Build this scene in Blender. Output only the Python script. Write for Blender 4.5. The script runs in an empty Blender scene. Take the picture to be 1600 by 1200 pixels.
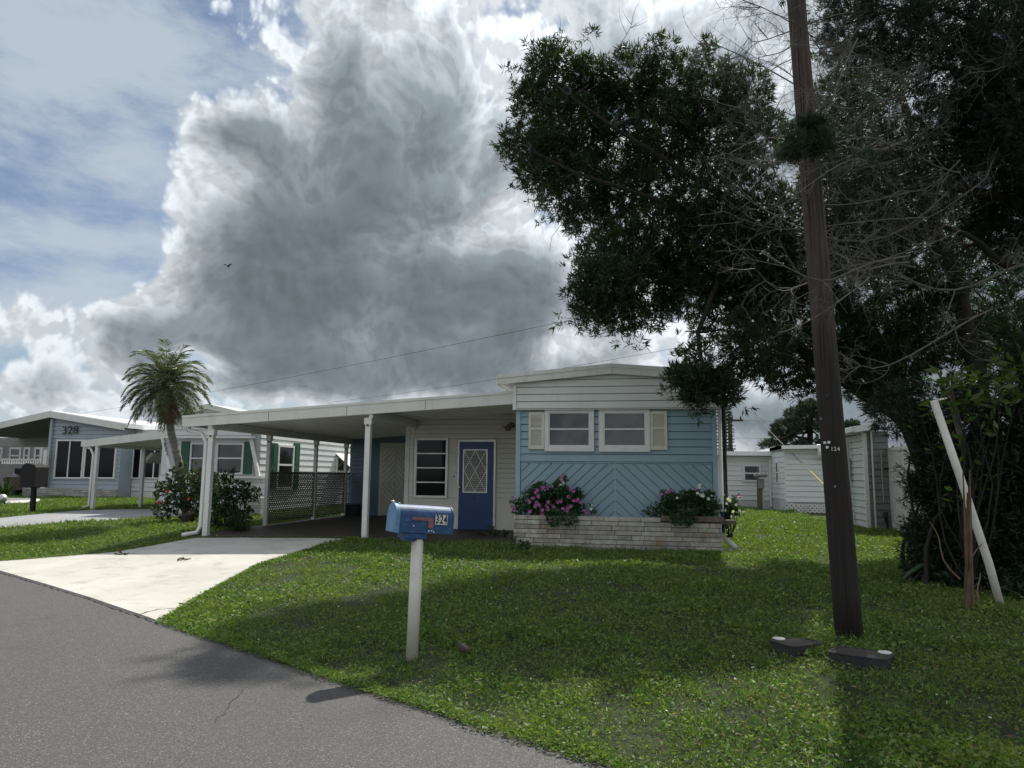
import bpy, bmesh, math, random
import numpy as np
from mathutils import Vector, Matrix
R = math.radians
random.seed(7)
rng = np.random.default_rng(7)
sc = bpy.context.scene
col = sc.collection

# ---------------------------------------------------------------- camera
F = 1109.0; YAW = R(10.4); PIT = R(7.35); ROLL = 0.0103; CAMH = 1.5
cd = bpy.data.cameras.new("camera"); cam = bpy.data.objects.new("camera", cd); col.objects.link(cam)
cd.sensor_width = 36; cd.lens = F/1600*36; cd.clip_start = 0.05; cd.clip_end = 3000
M3 = (Matrix.Rotation(YAW, 3, 'Z') @ Matrix.Rotation(math.pi/2+PIT, 3, 'X') @ Matrix.Rotation(ROLL, 3, 'Z'))
cam.matrix_world = Matrix.Translation((0, 0, CAMH)) @ M3.to_4x4()
sc.camera = cam
# ---------------------------------------------------------------- light
SUN_AZ = R(11.4); SUN_EL = R(51.5)
sd = bpy.data.lights.new("sun", 'SUN'); so = bpy.data.objects.new("sun", sd); col.objects.link(so)
sd.energy = 4.2; sd.angle = R(0.9); sd.color = (1.0, 0.94, 0.84)
S = Vector((math.sin(SUN_AZ)*math.cos(SUN_EL), math.cos(SUN_AZ)*math.cos(SUN_EL), math.sin(SUN_EL)))
so.rotation_euler = S.to_track_quat('Z', 'Y').to_euler()
so.location = (0, 0, 40)
sc.view_settings.view_transform = 'Standard'; sc.view_settings.look = 'None'
sc.view_settings.exposure = 0.42; sc.view_settings.gamma = 1.0
sc.cycles.max_bounces = 6; sc.cycles.diffuse_bounces = 3; sc.cycles.glossy_bounces = 3
sc.cycles.transparent_max_bounces = 8; sc.cycles.transmission_bounces = 4

# pixel rays of the 1600x1200 photograph, used to measure where things stand
def ray(u, v): return M3 @ Vector(((u-800)/F, -(v-600)/F, -1.0))
CAMP = Vector((0, 0, CAMH))
def PY(u, v, Y): d = ray(u, v); return CAMP + d*(Y/d.y)
def PX(u, v, X): d = ray(u, v); return CAMP + d*(X/d.x)
def PZ(u, v, z=0.0): d = ray(u, v); return CAMP + d*((z-CAMH)/d.z)
def CP(u, v, dep): return CAMP + ray(u, v)*dep
def azel(u, v):
    d = ray(u, v).normalized()
    return (math.degrees(math.atan2(d.x, d.y))/10, math.degrees(math.asin(d.z))/10)

# ---------------------------------------------------------------- sky
W = bpy.data.worlds.new("World"); sc.world = W; W.use_nodes = True
nt = W.node_tree; nt.nodes.clear()
class NG:
    """tiny node helper"""
    def __init__(s, nt): s.nt = nt
    def n(s, typ, ins=None, **kw):
        nd = s.nt.nodes.new(typ)
        for k, v in kw.items(): setattr(nd, k, v)
        if ins:
            for k, v in ins.items():
                sock = nd.inputs[k]
                if isinstance(v, bpy.types.NodeSocket): s.nt.links.new(v, sock)
                else: sock.default_value = v
        return nd
    def m(s, op, a, b=None, c=None, clamp=False):
        i = {0: a}
        if b is not None: i[1] = b
        if c is not None: i[2] = c
        nd = s.n('ShaderNodeMath', i, operation=op); nd.use_clamp = clamp
        return nd.outputs[0]
    def v(s, op, a, b=None):
        i = {0: a}
        if b is not None: i[1] = b
        nd = s.n('ShaderNodeVectorMath', i, operation=op)
        return nd.outputs['Value'] if op in ('DOT_PRODUCT', 'LENGTH') else nd.outputs[0]
    def ss(s, x, a, b, lo=0.0, hi=1.0):
        return s.n('ShaderNodeMapRange', {0: x, 1: a, 2: b, 3: lo, 4: hi}, interpolation_type='SMOOTHSTEP').outputs[0]
    def noise(s, vec, scale, detail=4, rough=.5, dist=0.0, out=0, dim='3D'):
        return s.n('ShaderNodeTexNoise', {'Vector': vec, 'Scale': scale, 'Detail': detail, 'Roughness': rough, 'Distortion': dist}, noise_dimensions=dim).outputs[out]
    def mix(s, f, a, b, blend='MIX'):
        nd = s.n('ShaderNodeMix', data_type='RGBA', blend_type=blend)
        for k, v in ((0, f), (6, a), (7, b)):
            if isinstance(v, bpy.types.NodeSocket): s.nt.links.new(v, nd.inputs[k])
            else: nd.inputs[k].default_value = v
        return nd.outputs[2]
g = NG(nt)
SKYS = 0.10
tc = g.n('ShaderNodeTexCoord').outputs['Generated']
sep = g.n('ShaderNodeSeparateXYZ', {0: tc})
az = g.m('MULTIPLY', g.m('ARCTAN2', sep.outputs[0], sep.outputs[1]), 180/math.pi/10)
el = g.m('MULTIPLY', g.m('ARCSINE', sep.outputs[2]), 180/math.pi/10)
q = g.n('ShaderNodeCombineXYZ', {0: az, 1: el, 2: 0.0}).outputs[0]
def warp(q, scale, amt, detail=2):
    c = g.noise(q, scale, detail, .55, out=1, dim='2D')
    o = g.v('SUBTRACT', c, (.5, .5, .5))
    sc_ = g.n('ShaderNodeVectorMath', {0: o, 'Scale': amt}, operation='SCALE').outputs[0]
    return g.v('ADD', q, sc_)
q1 = warp(warp(q, .9, .40, 1), 3.4, .05, 2)
def field(qq, blobs):
    acc = None
    for (u, v, ru, rv, a) in blobs:
        cx, cy = azel(u, v)
        d = g.v('SUBTRACT', qq, (cx, cy, 0)); d = g.v('MULTIPLY', d, (190/ru, 190/rv, 0))
        e = g.m('EXPONENT', g.m('MULTIPLY', g.v('DOT_PRODUCT', d, d), -1.0))
        acc = g.m('MULTIPLY_ADD', e, a, acc if acc is not None else 0.0)
    return acc
# (u, v, radius u, radius v, thickness)
BL = [(420,390,150,105,.66),(600,490,230,85,.62),(320,480,130,75,.44),(500,270,130,120,.46),(550,140,120,130,.34),(720,320,140,150,.36),(830,470,120,80,.36),(310,185,62,52,.34),(380,200,60,45,.2),
      (640,590,260,40,.36),(430,560,180,30,.24),(1000,80,140,50,.22),(850,40,45,40,.16),(930,280,130,190,-.06),(740,110,90,130,.20),(1130,330,200,200,.16),(980,500,140,60,-.04),
      (60,470,80,26,.14),(120,505,110,30,.20),(60,575,120,26,.14),(190,560,90,34,.14),(200,620,200,26,.12),(480,600,120,20,.14),(370,600,60,26,.12),(820,600,200,40,.16),(1300,100,300,300,.30),
      (1260,560,300,90,.14),(1180,650,130,26,.16),(1500,600,200,200,.4),(500,700,1500,60,.16),
      (120,300,170,130,-.55),(310,555,50,14,-.40),(10,640,60,24,-.25),(190,200,55,60,-.35),(330,70,100,50,-.30),(90,60,260,80,-.35),(210,380,40,50,-.2),(230,250,30,40,-.15)]
B = field(q1, BL)
def puffs(qq):
    acc = None
    for sc_, w in ((2.1, .50), (4.9, .30), (11.0, .17), (24.0, .08)):
        v = g.n('ShaderNodeTexVoronoi', {'Vector': qq, 'Scale': sc_, 'Smoothness': .55, 'Randomness': 1.0}, feature='SMOOTH_F1', voronoi_dimensions='2D').outputs['Distance']
        t = g.m('MULTIPLY', g.m('SUBTRACT', .42, v), w*2)
        acc = t if acc is None else g.m('ADD', acc, t)
    return acc
qw = warp(q1, 8.0, .028, 2)
low = g.noise(q1, 1.3, 7, .52, dim='2D'); pf = puffs(qw)
D = g.m('MULTIPLY_ADD', g.m('SUBTRACT', low, .5), 1.0, B)
Dsoft = g.m('MULTIPLY_ADD', pf, .20, D); D = g.m('MULTIPLY_ADD', pf, .38, D)
# behind the viewer and overhead: broken cloud of the same kind
back = g.ss(g.m('ABSOLUTE', g.m('ADD', az, 1.0)), 4.5, 6.5)
high = g.ss(el, 4.0, 5.5)
ex = g.m('MULTIPLY', g.m('MAXIMUM', back, high), .20)
veil = g.m('MULTIPLY_ADD', g.ss(az, -2.6, -1.0), .13, ex)
D = g.m('ADD', D, veil); Dsoft = g.m('MULTIPLY_ADD', veil, .7, Dsoft)
alpha = g.ss(D, .0, .22)
thick = g.ss(Dsoft, .06, .98)
ramp = g.n('ShaderNodeValToRGB', {0: thick}); cr = ramp.color_ramp
cr.elements[0].position = 0; cr.elements[0].color = (.60, .635, .66, 1)
cr.elements[1].position = 1; cr.elements[1].color = (.118, .140, .155, 1)
for p, c in ((.08, (.54, .58, .61)), (.24, (.34, .375, .405)), (.52, (.18, .213, .236))):
    e = cr.elements.new(p); e.color = (*c, 1)
# relief: the side of a billow turned to the sun is brighter
q2 = g.v('ADD', qw, (.035, .075, 0)); pf2 = puffs(q2)
low2 = g.noise(g.v('ADD', q1, (.06, .14, 0)), 1.3, 7, .52, dim='2D')
rel = g.m('ADD', g.m('MULTIPLY', g.m('SUBTRACT', pf, pf2), 1.5), g.m('MULTIPLY', g.m('SUBTRACT', low, low2), 2.2))
relf = g.m('MULTIPLY_ADD', rel, g.m('MULTIPLY_ADD', thick, -.75, .95), 1.0)
relf = g.m('MINIMUM', g.m('MAXIMUM', relf, .82), 1.15)
ccol = g.n('ShaderNodeVectorMath', {0: ramp.outputs[0], 'Scale': relf}, operation='SCALE').outputs[0]
# glow of the veiled sun through the cloud
sdot = g.v('DOT_PRODUCT', tc, tuple(S))
glow = g.m('POWER', g.m('MAXIMUM', sdot, 0.0), 7.0)
ccol = g.n('ShaderNodeVectorMath', {0: ccol, 'Scale': g.m('MULTIPLY_ADD', glow, .45, .98)}, operation='SCALE').outputs[0]
ccol = g.n('ShaderNodeVectorMath', {0: ccol, 'Scale': 1/SKYS}, operation='SCALE').outputs[0]
sky = g.n('ShaderNodeTexSky', sky_type='NISHITA'); sky.sun_disc = False
sky.sun_elevation = SUN_EL; sky.sun_rotation = SUN_AZ; sky.air_density = 1.0; sky.dust_density = .6; sky.ozone_density = 2.2
# cirrus veils
qs = g.v('MULTIPLY', warp(q, .8, .22, 2), (.8, 2.0, 1))
cir = g.noise(qs, 1.3, 9, .62, 0.0, dim='2D')
cirb = field(q, [(120, 60, 300, 110, .32), (60, 480, 300, 60, .25), (300, 340, 130, 60, .12), (100, 380, 300, 30, .12)])
cirf = g.m('MULTIPLY', g.ss(g.m('ADD', cir, cirb), .34, .84, .18, 1.0), .80)
skyd = g.mix(1.0, sky.outputs[0], (.50, .56, .62, 1), 'MULTIPLY')
skyc = g.mix(g.m('MAXIMUM', cirf, g.ss(el, 1.0, .1, 0.0, .9)), skyd, (4.3, 4.8, 5.2, 1))
full = g.mix(alpha, skyc, ccol)
# below the horizon: plain ground bounce tone
bg = g.n('ShaderNodeBackground', {0: full, 1: SKYS})
nt.links.new(bg.outputs[0], g.n('ShaderNodeOutputWorld').inputs[0])
W.cycles.sampling_method = 'MANUAL'; W.cycles.sample_map_resolution = 512
# ---------------------------------------------------------------- terrain
EDGE = [PZ(u, v).to_2d() for u, v in ((0, 893), (75, 915), (140, 935), (216, 961), (262, 976), (412, 1027), (484, 1050), (600, 1089), (700, 1122), (800, 1150), (920, 1188))]
EDGE = [EDGE[0]+(EDGE[0]-EDGE[1]).normalized()*80] + EDGE + [EDGE[-1]+(EDGE[-1]-EDGE[-4]).normalized()*80]
EA = np.array([[p.x, p.y] for p in EDGE])
def edge_s(x, y):
    """signed distance from the road edge, positive on the lawn"""
    x = np.atleast_1d(np.asarray(x, float)); y = np.atleast_1d(np.asarray(y, float))
    best = np.full(x.shape, 1e18); sg = np.ones(x.shape)
    for a, b in zip(EA[:-1], EA[1:]):
        ab = b-a; L2 = ab@ab
        t = np.clip(((x-a[0])*ab[0]+(y-a[1])*ab[1])/L2, 0, 1)
        dx = x-a[0]-t*ab[0]; dy = y-a[1]-t*ab[1]; d = dx*dx+dy*dy
        c = ab[0]*dy-ab[1]*dx
        m = d < best
        best = np.where(m, d, best); sg = np.where(m, np.where(c > 0, 1.0, -1.0), sg)
    return np.sqrt(best)*sg
def gzn(x, y):
    s = np.clip((edge_s(x, y)-.1)/5.0, 0, 1)
    return .25*s*s*(3-2*s)
def gz(x, y): return float(gzn(x, y)[0])
def G(u, v, off=0.0):
    z = 0.15
    for _ in range(12):
        p = PZ(u, v, z+off); z = gz(p.x, p.y)
    return Vector((p.x, p.y, z+off))

# ---------------------------------------------------------------- materials
MATS = {}
def mat(name, c, rough=.6, var=.12, vs=2.0, bump=0.0, bs=60.0, metal=0.0, isl=0.0, spec=.5, stain=None, stf=.0, sts=1.5, trans=0.0, coat=0.0, streak=0.0):
    m = bpy.data.materials.new(name); m.use_nodes = True; MATS[name] = m
    nt = m.node_tree; nt.nodes.clear(); g = NG(nt)
    obj = g.n('ShaderNodeTexCoord').outputs['Object']
    base = (*c, 1)
    n1 = g.noise(obj, vs, 6, .6)
    colr = g.mix(g.ss(n1, .3, .7), tuple(x*(1-var) for x in c)+(1,), tuple(min(1, x*(1+var)) for x in c)+(1,))
    if isl:
        ri = g.n('ShaderNodeNewGeometry').outputs['Random Per Island']
        hv = g.n('ShaderNodeHueSaturation', {'Hue': g.m('MULTIPLY_ADD', g.m('SUBTRACT', ri, .5), .06*isl, .5), 'Saturation': 1.0,
                                           'Value': g.m('MULTIPLY_ADD', ri, isl, 1-isl*.5), 'Color': colr})
        colr = hv.outputs[0]
    if stain:
        sv = obj
        if streak: sv = g.v('MULTIPLY', obj, (1, 1, streak))
        f = g.m('MULTIPLY', g.ss(g.noise(sv, sts, 8, .65), .5, .75), stf)
        colr = g.mix(f, colr, (*stain, 1))
    b = g.n('ShaderNodeBsdfPrincipled', {'Base Color': colr, 'Roughness': rough, 'Metallic': metal, 'Specular IOR Level': spec, 'Coat Weight': coat})
    if bump:
        bn = g.n('ShaderNodeBump', {'Strength': bump, 'Distance': .01, 'Height': g.noise(obj, bs, 5, .6)})
        nt.links.new(bn.outputs[0], b.inputs['Normal'])
    out = b.outputs[0]
    if trans:
        tr = g.n('ShaderNodeBsdfTranslucent', {0: g.mix(1.0, colr, (1.0, 1.15, .45, 1), 'MULTIPLY')})
        ms = g.n('ShaderNodeMixShader', {0: trans}); nt.links.new(out, ms.inputs[1]); nt.links.new(tr.outputs[0], ms.inputs[2]); out = ms.outputs[0]
    nt.links.new(out, g.n('ShaderNodeOutputMaterial').inputs[0])
    return m
M = {}
M['white'] = mat('white_paint', (.74, .74, .71), .5, .04, 3, .15, 90, stain=(.42, .40, .34), stf=.35, sts=2.5, streak=.25)
M['fascia'] = mat('fascia_metal', (.70, .70, .66), .45, .05, 2, .1, 40, stain=(.40, .38, .32), stf=.45, sts=3.0, streak=.3)
M['cream'] = mat('cream_siding', (.72, .70, .62), .55, .05, 2, .15, 80, stain=(.38, .35, .28), stf=.3, sts=2.0)
M['gable'] = mat('gable_siding', (.68, .69, .66), .5, .04, 1.5, .1, 70, stain=(.42, .42, .38), stf=.3, sts=1.6, streak=.3)
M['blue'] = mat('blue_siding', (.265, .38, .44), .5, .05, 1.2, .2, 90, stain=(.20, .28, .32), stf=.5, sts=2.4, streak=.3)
M['bluetrim'] = mat('blue_trim', (.31, .43, .50), .5, .05, 2, .1, 60)
M['door_blue'] = mat('door_paint', (.006, .042, .16), .35, .08, 2, .05, 30)
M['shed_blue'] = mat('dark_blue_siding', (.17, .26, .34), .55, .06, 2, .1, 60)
M['shutter'] = mat('shutter_cream', (.66, .63, .54), .5, .05, 3, .1, 60, stain=(.4, .36, .28), stf=.3, sts=4)
M['green'] = mat('green_shutter', (.012, .075, .045), .45, .1, 4)
M['glass'] = mat('window_glass', (.018, .022, .026), .04, .5, 1.2, 0, spec=.8)
M['glassd'] = mat('tinted_glass', (.004, .004, .006), .08, .3, .8, 0, spec=.2)
M['alu'] = mat('aluminium', (.55, .55, .53), .35, .08, 8, .1, 60, metal=.6)
M['dark'] = mat('dark_plastic', (.02, .02, .022), .5, .2, 6, .1, 90)
M['pan'] = mat('ceiling_pan', (.70, .69, .64), .22, .05, 2, 0, coat=.0, stain=(.45, .42, .36), stf=.3, sts=1.2)
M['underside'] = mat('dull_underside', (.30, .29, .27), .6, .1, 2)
M['lattice'] = mat('lattice_board', (.12, .11, .10), .6, .12, 3)
M['wlattice'] = mat('white_lattice', (.62, .62, .58), .55, .08, 3)
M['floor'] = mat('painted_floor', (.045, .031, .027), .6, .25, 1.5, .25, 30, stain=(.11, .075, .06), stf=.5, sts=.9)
M['concrete'] = mat('driveway_concrete', (.47, .46, .425), .85, .09, .9, .35, 70, stain=(.24, .23, .20), stf=.7, sts=2.6)
M['gravelc'] = mat('gray_driveway', (.27, .28, .29), .85, .1, .8, .4, 50, stain=(.2, .2, .2), stf=.4, sts=1)
M['stone'] = mat('planter_stone', (.41, .385, .33), .85, .25, 9, 1.0, 45, isl=.5, stain=(.27, .17, .08), stf=.75, sts=2.2)
M['mortar'] = mat('mortar', (.12, .11, .10), .95, .15, 12, .4, 60)
M['woodc'] = mat('weathered_timber', (.16, .125, .10), .85, .25, 9, .5, 50)
M['mailblue'] = mat('mailbox_paint', (.026, .080, .205), .55, .2, 7, .2, 70, stain=(.10, .18, .30), stf=.5, sts=14, metal=0)
M['maildoor'] = mat('mailbox_door_paint', (.12, .25, .41), .55, .18, 9, .15, 60, stain=(.19, .29, .38), stf=.4, sts=16)
M['flag'] = mat('faded_flag', (.28, .12, .12), .6, .15, 12)
M['pvc'] = mat('pvc_post', (.66, .63, .56), .4, .04, 3, .05, 30, stain=(.42, .36, .26), stf=.7, sts=3.5)
M['number'] = mat('number_black', (.012, .012, .014), .4, .1, 9)
M['plate'] = mat('number_plate', (.70, .70, .66), .5, .05, 9)
M['metalroof'] = mat('metal_roof', (.80, .81, .82), .35, .03, 1, 0)
M['graysiding'] = mat('gray_blue_siding', (.33, .38, .44), .55, .06, 1.2, .1, 50)
M['whitesiding'] = mat('white_vinyl', (.66, .68, .68), .5, .04, 1.0, .1, 50, stain=(.5, .51, .5), stf=.3, sts=1.4)
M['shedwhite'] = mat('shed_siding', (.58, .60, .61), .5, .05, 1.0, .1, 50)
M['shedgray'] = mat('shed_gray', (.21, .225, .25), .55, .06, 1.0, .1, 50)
M['skirt'] = mat('skirting', (.50, .51, .52), .6, .06, 1.5, .15, 40)
M['bark'] = mat('dark_bark', (.024, .019, .016), .95, .35, 6, 1.0, 25)
M['greywood'] = mat('dead_grey_wood', (.13, .12, .108), .9, .25, 12, .5, 60)
M['leafdark'] = mat('podocarpus_leaf', (.036, .060, .024), .50, .35, 1.0, isl=1.0, trans=.28, spec=.35)
M['leafcon'] = mat('conifer_needles', (.022, .042, .024), .55, .3, 1.5, isl=.8, trans=.18)
M['leaftuft'] = mat('bright_needles', (.030, .060, .026), .5, .3, 3, isl=.8, trans=.25)
M['leafshrub'] = mat('shrub_leaf', (.020, .038, .017), .35, .25, 2, isl=.9, trans=.25)
M['leafyoung'] = mat('young_leaf', (.085, .14, .03), .35, .25, 2, isl=.7, trans=.4)
M['leafcane'] = mat('cane_leaf', (.035, .075, .03), .3, .25, 2, isl=.8, trans=.35)
M['palmleaf'] = mat('palm_frond', (.085, .108, .042), .42, .25, 3, isl=.7, trans=.35)
M['palmdead'] = mat('dead_frond', (.16, .10, .065), .85, .3, 6, .3, 40, isl=.5)
M['palmtrunk'] = mat('palm_trunk', (.20, .185, .165), .9, .25, 14, .9, 40)
M['leafbush'] = mat('hibiscus_leaf', (.045, .085, .032), .45, .25, 2.5, isl=.8, trans=.3)
M['leafvinca'] = mat('vinca_leaf', (.045, .105, .035), .33, .2, 3, isl=.8, trans=.3)
M['red'] = mat('red_petals', (.50, .022, .035), .5, .2, 12, isl=.4, trans=.25)
M['pink'] = mat('pink_petals', (.42, .13, .36), .55, .2, 12, isl=.8, trans=.3)
M['wpetal'] = mat('white_petals', (.78, .76, .76), .55, .05, 12, isl=.2, trans=.3)
M['croton'] = mat('croton_leaf', (.13, .045, .03), .4, .3, 6, isl=.8, trans=.2)
M['pine'] = mat('far_pine_needles', (.045, .075, .045), .6, .25, .5, isl=.8, trans=.15)
M['box'] = mat('meter_box_plastic', (.028, .028, .031), .85, .2, 14, .3, 60, stain=(.09, .075, .06), stf=.5, sts=9)
M['boxlid'] = mat('meter_lid', (.045, .036, .033), .95, .2, 10, .8, 90)
M['metergrey'] = mat('meter_grey', (.20, .205, .21), .5, .1, 4)
M['bird'] = mat('bird_feathers', (.085, .07, .06), .8, .25, 30)
M['black'] = mat('black_paint', (.006, .006, .007), .8, .1, 8)
M['maroon'] = mat('maroon_car_paint', (.05, .008, .008), .2, .05, 2, coat=.6)
M['tyre'] = mat('tyre_rubber', (.015, .015, .015), .8)
M['mulch'] = mat('red_mulch', (.20, .08, .045), .95, .4, 25, 1.0, 60)
M['terracotta'] = mat('dark_pot', (.045, .022, .018), .7, .2, 12)
M['copperlamp'] = mat('tarnished_brass', (.22, .17, .10), .5, .3, 30, metal=.5)
M['blind'] = mat('blind_slats', (.45, .44, .40), .6, .1, 5)
M['yellow'] = mat('yellow_guard', (.60, .45, .05), .5, .1, 6)
M['cable'] = mat('cable_black', (.02, .02, .02), .6, .1, 5)
M['dirt'] = mat('bare_soil', (.17, .125, .085), .95, .3, 9, .8, 45)
M['cloth'] = mat('curtain', (.30, .29, .27), .9, .15, 6)
def glassy(name, c): return mat(name, c, .05, .4, 1.5, 0, spec=.6)

# timber of the utility pole: vertical grain, darker towards its foot
def pole_mat():
    m = bpy.data.materials.new('pole_timber'); m.use_nodes = True; nt = m.node_tree; nt.nodes.clear(); g = NG(nt)
    obj = g.n('ShaderNodeTexCoord').outputs['Object']
    st = g.v('MULTIPLY', obj, (30, 30, 1.6)); n = g.noise(st, 1.0, 9, .68, .5)
    crack = g.ss(g.noise(g.v('MULTIPLY', obj, (60, 60, .7)), 1.0, 3, .5), .60, .66)
    big = g.noise(obj, 1.3, 4, .5)
    c = g.mix(g.ss(n, .3, .72), (.030, .020, .016, 1), (.105, .070, .054, 1))
    z = g.n('ShaderNodeSeparateXYZ', {0: obj}).outputs[2]
    c = g.mix(g.m('MULTIPLY', g.ss(g.m('ADD', z, g.m('MULTIPLY', big, 1.5)), 4.4, 2.4), .88), c, (.016, .012, .011, 1))
    c = g.mix(crack, c, (.010, .007, .006, 1))
    b = g.n('ShaderNodeBsdfPrincipled', {'Base Color': c, 'Roughness': .85})
    bn = g.n('ShaderNodeBump', {'Strength': .8, 'Distance': .012, 'Height': g.m('SUBTRACT', n, crack)})
    nt.links.new(bn.outputs[0], b.inputs['Normal']); nt.links.new(b.outputs[0], g.n('ShaderNodeOutputMaterial').inputs[0]); return m
M['pole'] = pole_mat()
def asphalt_mat():
    m = bpy.data.materials.new('asphalt'); m.use_nodes = True; nt = m.node_tree; nt.nodes.clear(); g = NG(nt)
    obj = g.n('ShaderNodeTexCoord').outputs['Object']
    v = g.n('ShaderNodeTexVoronoi', {'Vector': obj, 'Scale': 125.0}); v2 = g.n('ShaderNodeTexVoronoi', {'Vector': obj, 'Scale': 240.0})
    a = g.n('ShaderNodeSeparateColor', {0: v.outputs['Color']}).outputs[0]
    a2 = g.n('ShaderNodeSeparateColor', {0: v2.outputs['Color']}).outputs[1]
    big = g.noise(obj, .55, 6, .6)
    c = g.mix(a, (.058, .057, .057, 1), (.135, .132, .130, 1))
    c = g.mix(g.ss(a2, .78, .97), c, (.30, .295, .29, 1))
    c = g.mix(g.ss(a, .955, .99), c, (.36, .35, .34, 1))
    c = g.mix(g.m('MULTIPLY', g.ss(v.outputs['Distance'], .004, .008), .5), c, (.035, .034, .034, 1))
    c = g.mix(g.m('MULTIPLY', g.ss(big, .45, .7), .30), c, (.05, .05, .052, 1))
    w = g.v('ADD', obj, g.n('ShaderNodeVectorMath', {0: g.noise(obj, 1.2, 4, .6, out=1), 'Scale': 1.1}, operation='SCALE').outputs[0])
    cr = g.n('ShaderNodeTexVoronoi', {'Vector': w, 'Scale': .16}, feature='DISTANCE_TO_EDGE')
    cf = g.m('MULTIPLY', g.ss(cr.outputs['Distance'], .0022, .0008), g.ss(g.noise(obj, .7, 2, .5), .5, .62))
    c = g.mix(g.m('MULTIPLY', cf, .8), c, (.02, .02, .02, 1))
    b = g.n('ShaderNodeBsdfPrincipled', {'Base Color': c, 'Roughness': .8, 'Specular IOR Level': .4})
    bn = g.n('ShaderNodeBump', {'Strength': .7, 'Distance': .004, 'Height': g.m('ADD', v.outputs['Distance'], g.m('MULTIPLY', v2.outputs['Distance'], .5))})
    bn.invert = True
    nt.links.new(bn.outputs[0], b.inputs['Normal']); nt.links.new(b.outputs[0], g.n('ShaderNodeOutputMaterial').inputs[0]); return m
M['asphalt'] = asphalt_mat()
def turf_mat():
    m = bpy.data.materials.new('turf_soil'); m.use_nodes = True; nt = m.node_tree; nt.nodes.clear(); g = NG(nt)
    obj = g.n('ShaderNodeTexCoord').outputs['Object']
    c = g.mix(g.ss(g.noise(obj, 14, 8, .7), .35, .65), (.012, .018, .007, 1), (.036, .056, .014, 1))
    c = g.mix(g.m('MULTIPLY', g.ss(g.noise(obj, .8, 5, .6), .56, .72), .6), c, (.085, .070, .040, 1))
    b = g.n('ShaderNodeBsdfPrincipled', {'Base Color': c, 'Roughness': .95})
    bn = g.n('ShaderNodeBump', {'Strength': 1.0, 'Distance': .03, 'Height': g.noise(obj, 40, 5, .7)})
    nt.links.new(bn.outputs[0], b.inputs['Normal']); nt.links.new(b.outputs[0], g.n('ShaderNodeOutputMaterial').inputs[0]); return m
M['turf'] = turf_mat()
def grass_mat():
    m = bpy.data.materials.new('grass_blades'); m.use_nodes = True; nt = m.node_tree; nt.nodes.clear(); g = NG(nt)
    obj = g.n('ShaderNodeTexCoord').outputs['Object']
    ri = g.n('ShaderNodeNewGeometry').outputs['Random Per Island']
    r = g.n('ShaderNodeValToRGB', {0: ri}); cr = r.color_ramp
    cr.elements[0].color = (.058, .115, .030, 1); cr.elements[1].color = (.22, .26, .11, 1)
    for p, c in ((.35, (.088, .175, .036)), (.7, (.140, .255, .052)), (.88, (.20, .30, .090)), (.97, (.26, .23, .12))):
        e = cr.elements.new(p); e.color = (*c, 1)
    c = g.mix(g.m('MULTIPLY', g.ss(g.noise(obj, .9, 5, .6), .42, .66), .55), r.outputs[0], (.155, .215, .045, 1))
    c = g.mix(g.m('MULTIPLY', g.ss(g.noise(obj, 3.1, 4, .6), .52, .70), .4), c, (.035, .11, .022, 1))
    b = g.n('ShaderNodeBsdfPrincipled', {'Base Color': c, 'Roughness': .55, 'Specular IOR Level': .30})
    tr = g.n('ShaderNodeBsdfTranslucent', {0: g.mix(1.0, c, (1.3, 1.3, .5, 1), 'MULTIPLY')})
    ms = g.n('ShaderNodeMixShader', {0: .38}); nt.links.new(b.outputs[0], ms.inputs[1]); nt.links.new(tr.outputs[0], ms.inputs[2])
    nt.links.new(ms.outputs[0], g.n('ShaderNodeOutputMaterial').inputs[0]); return m
M['grass'] = grass_mat()

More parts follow.
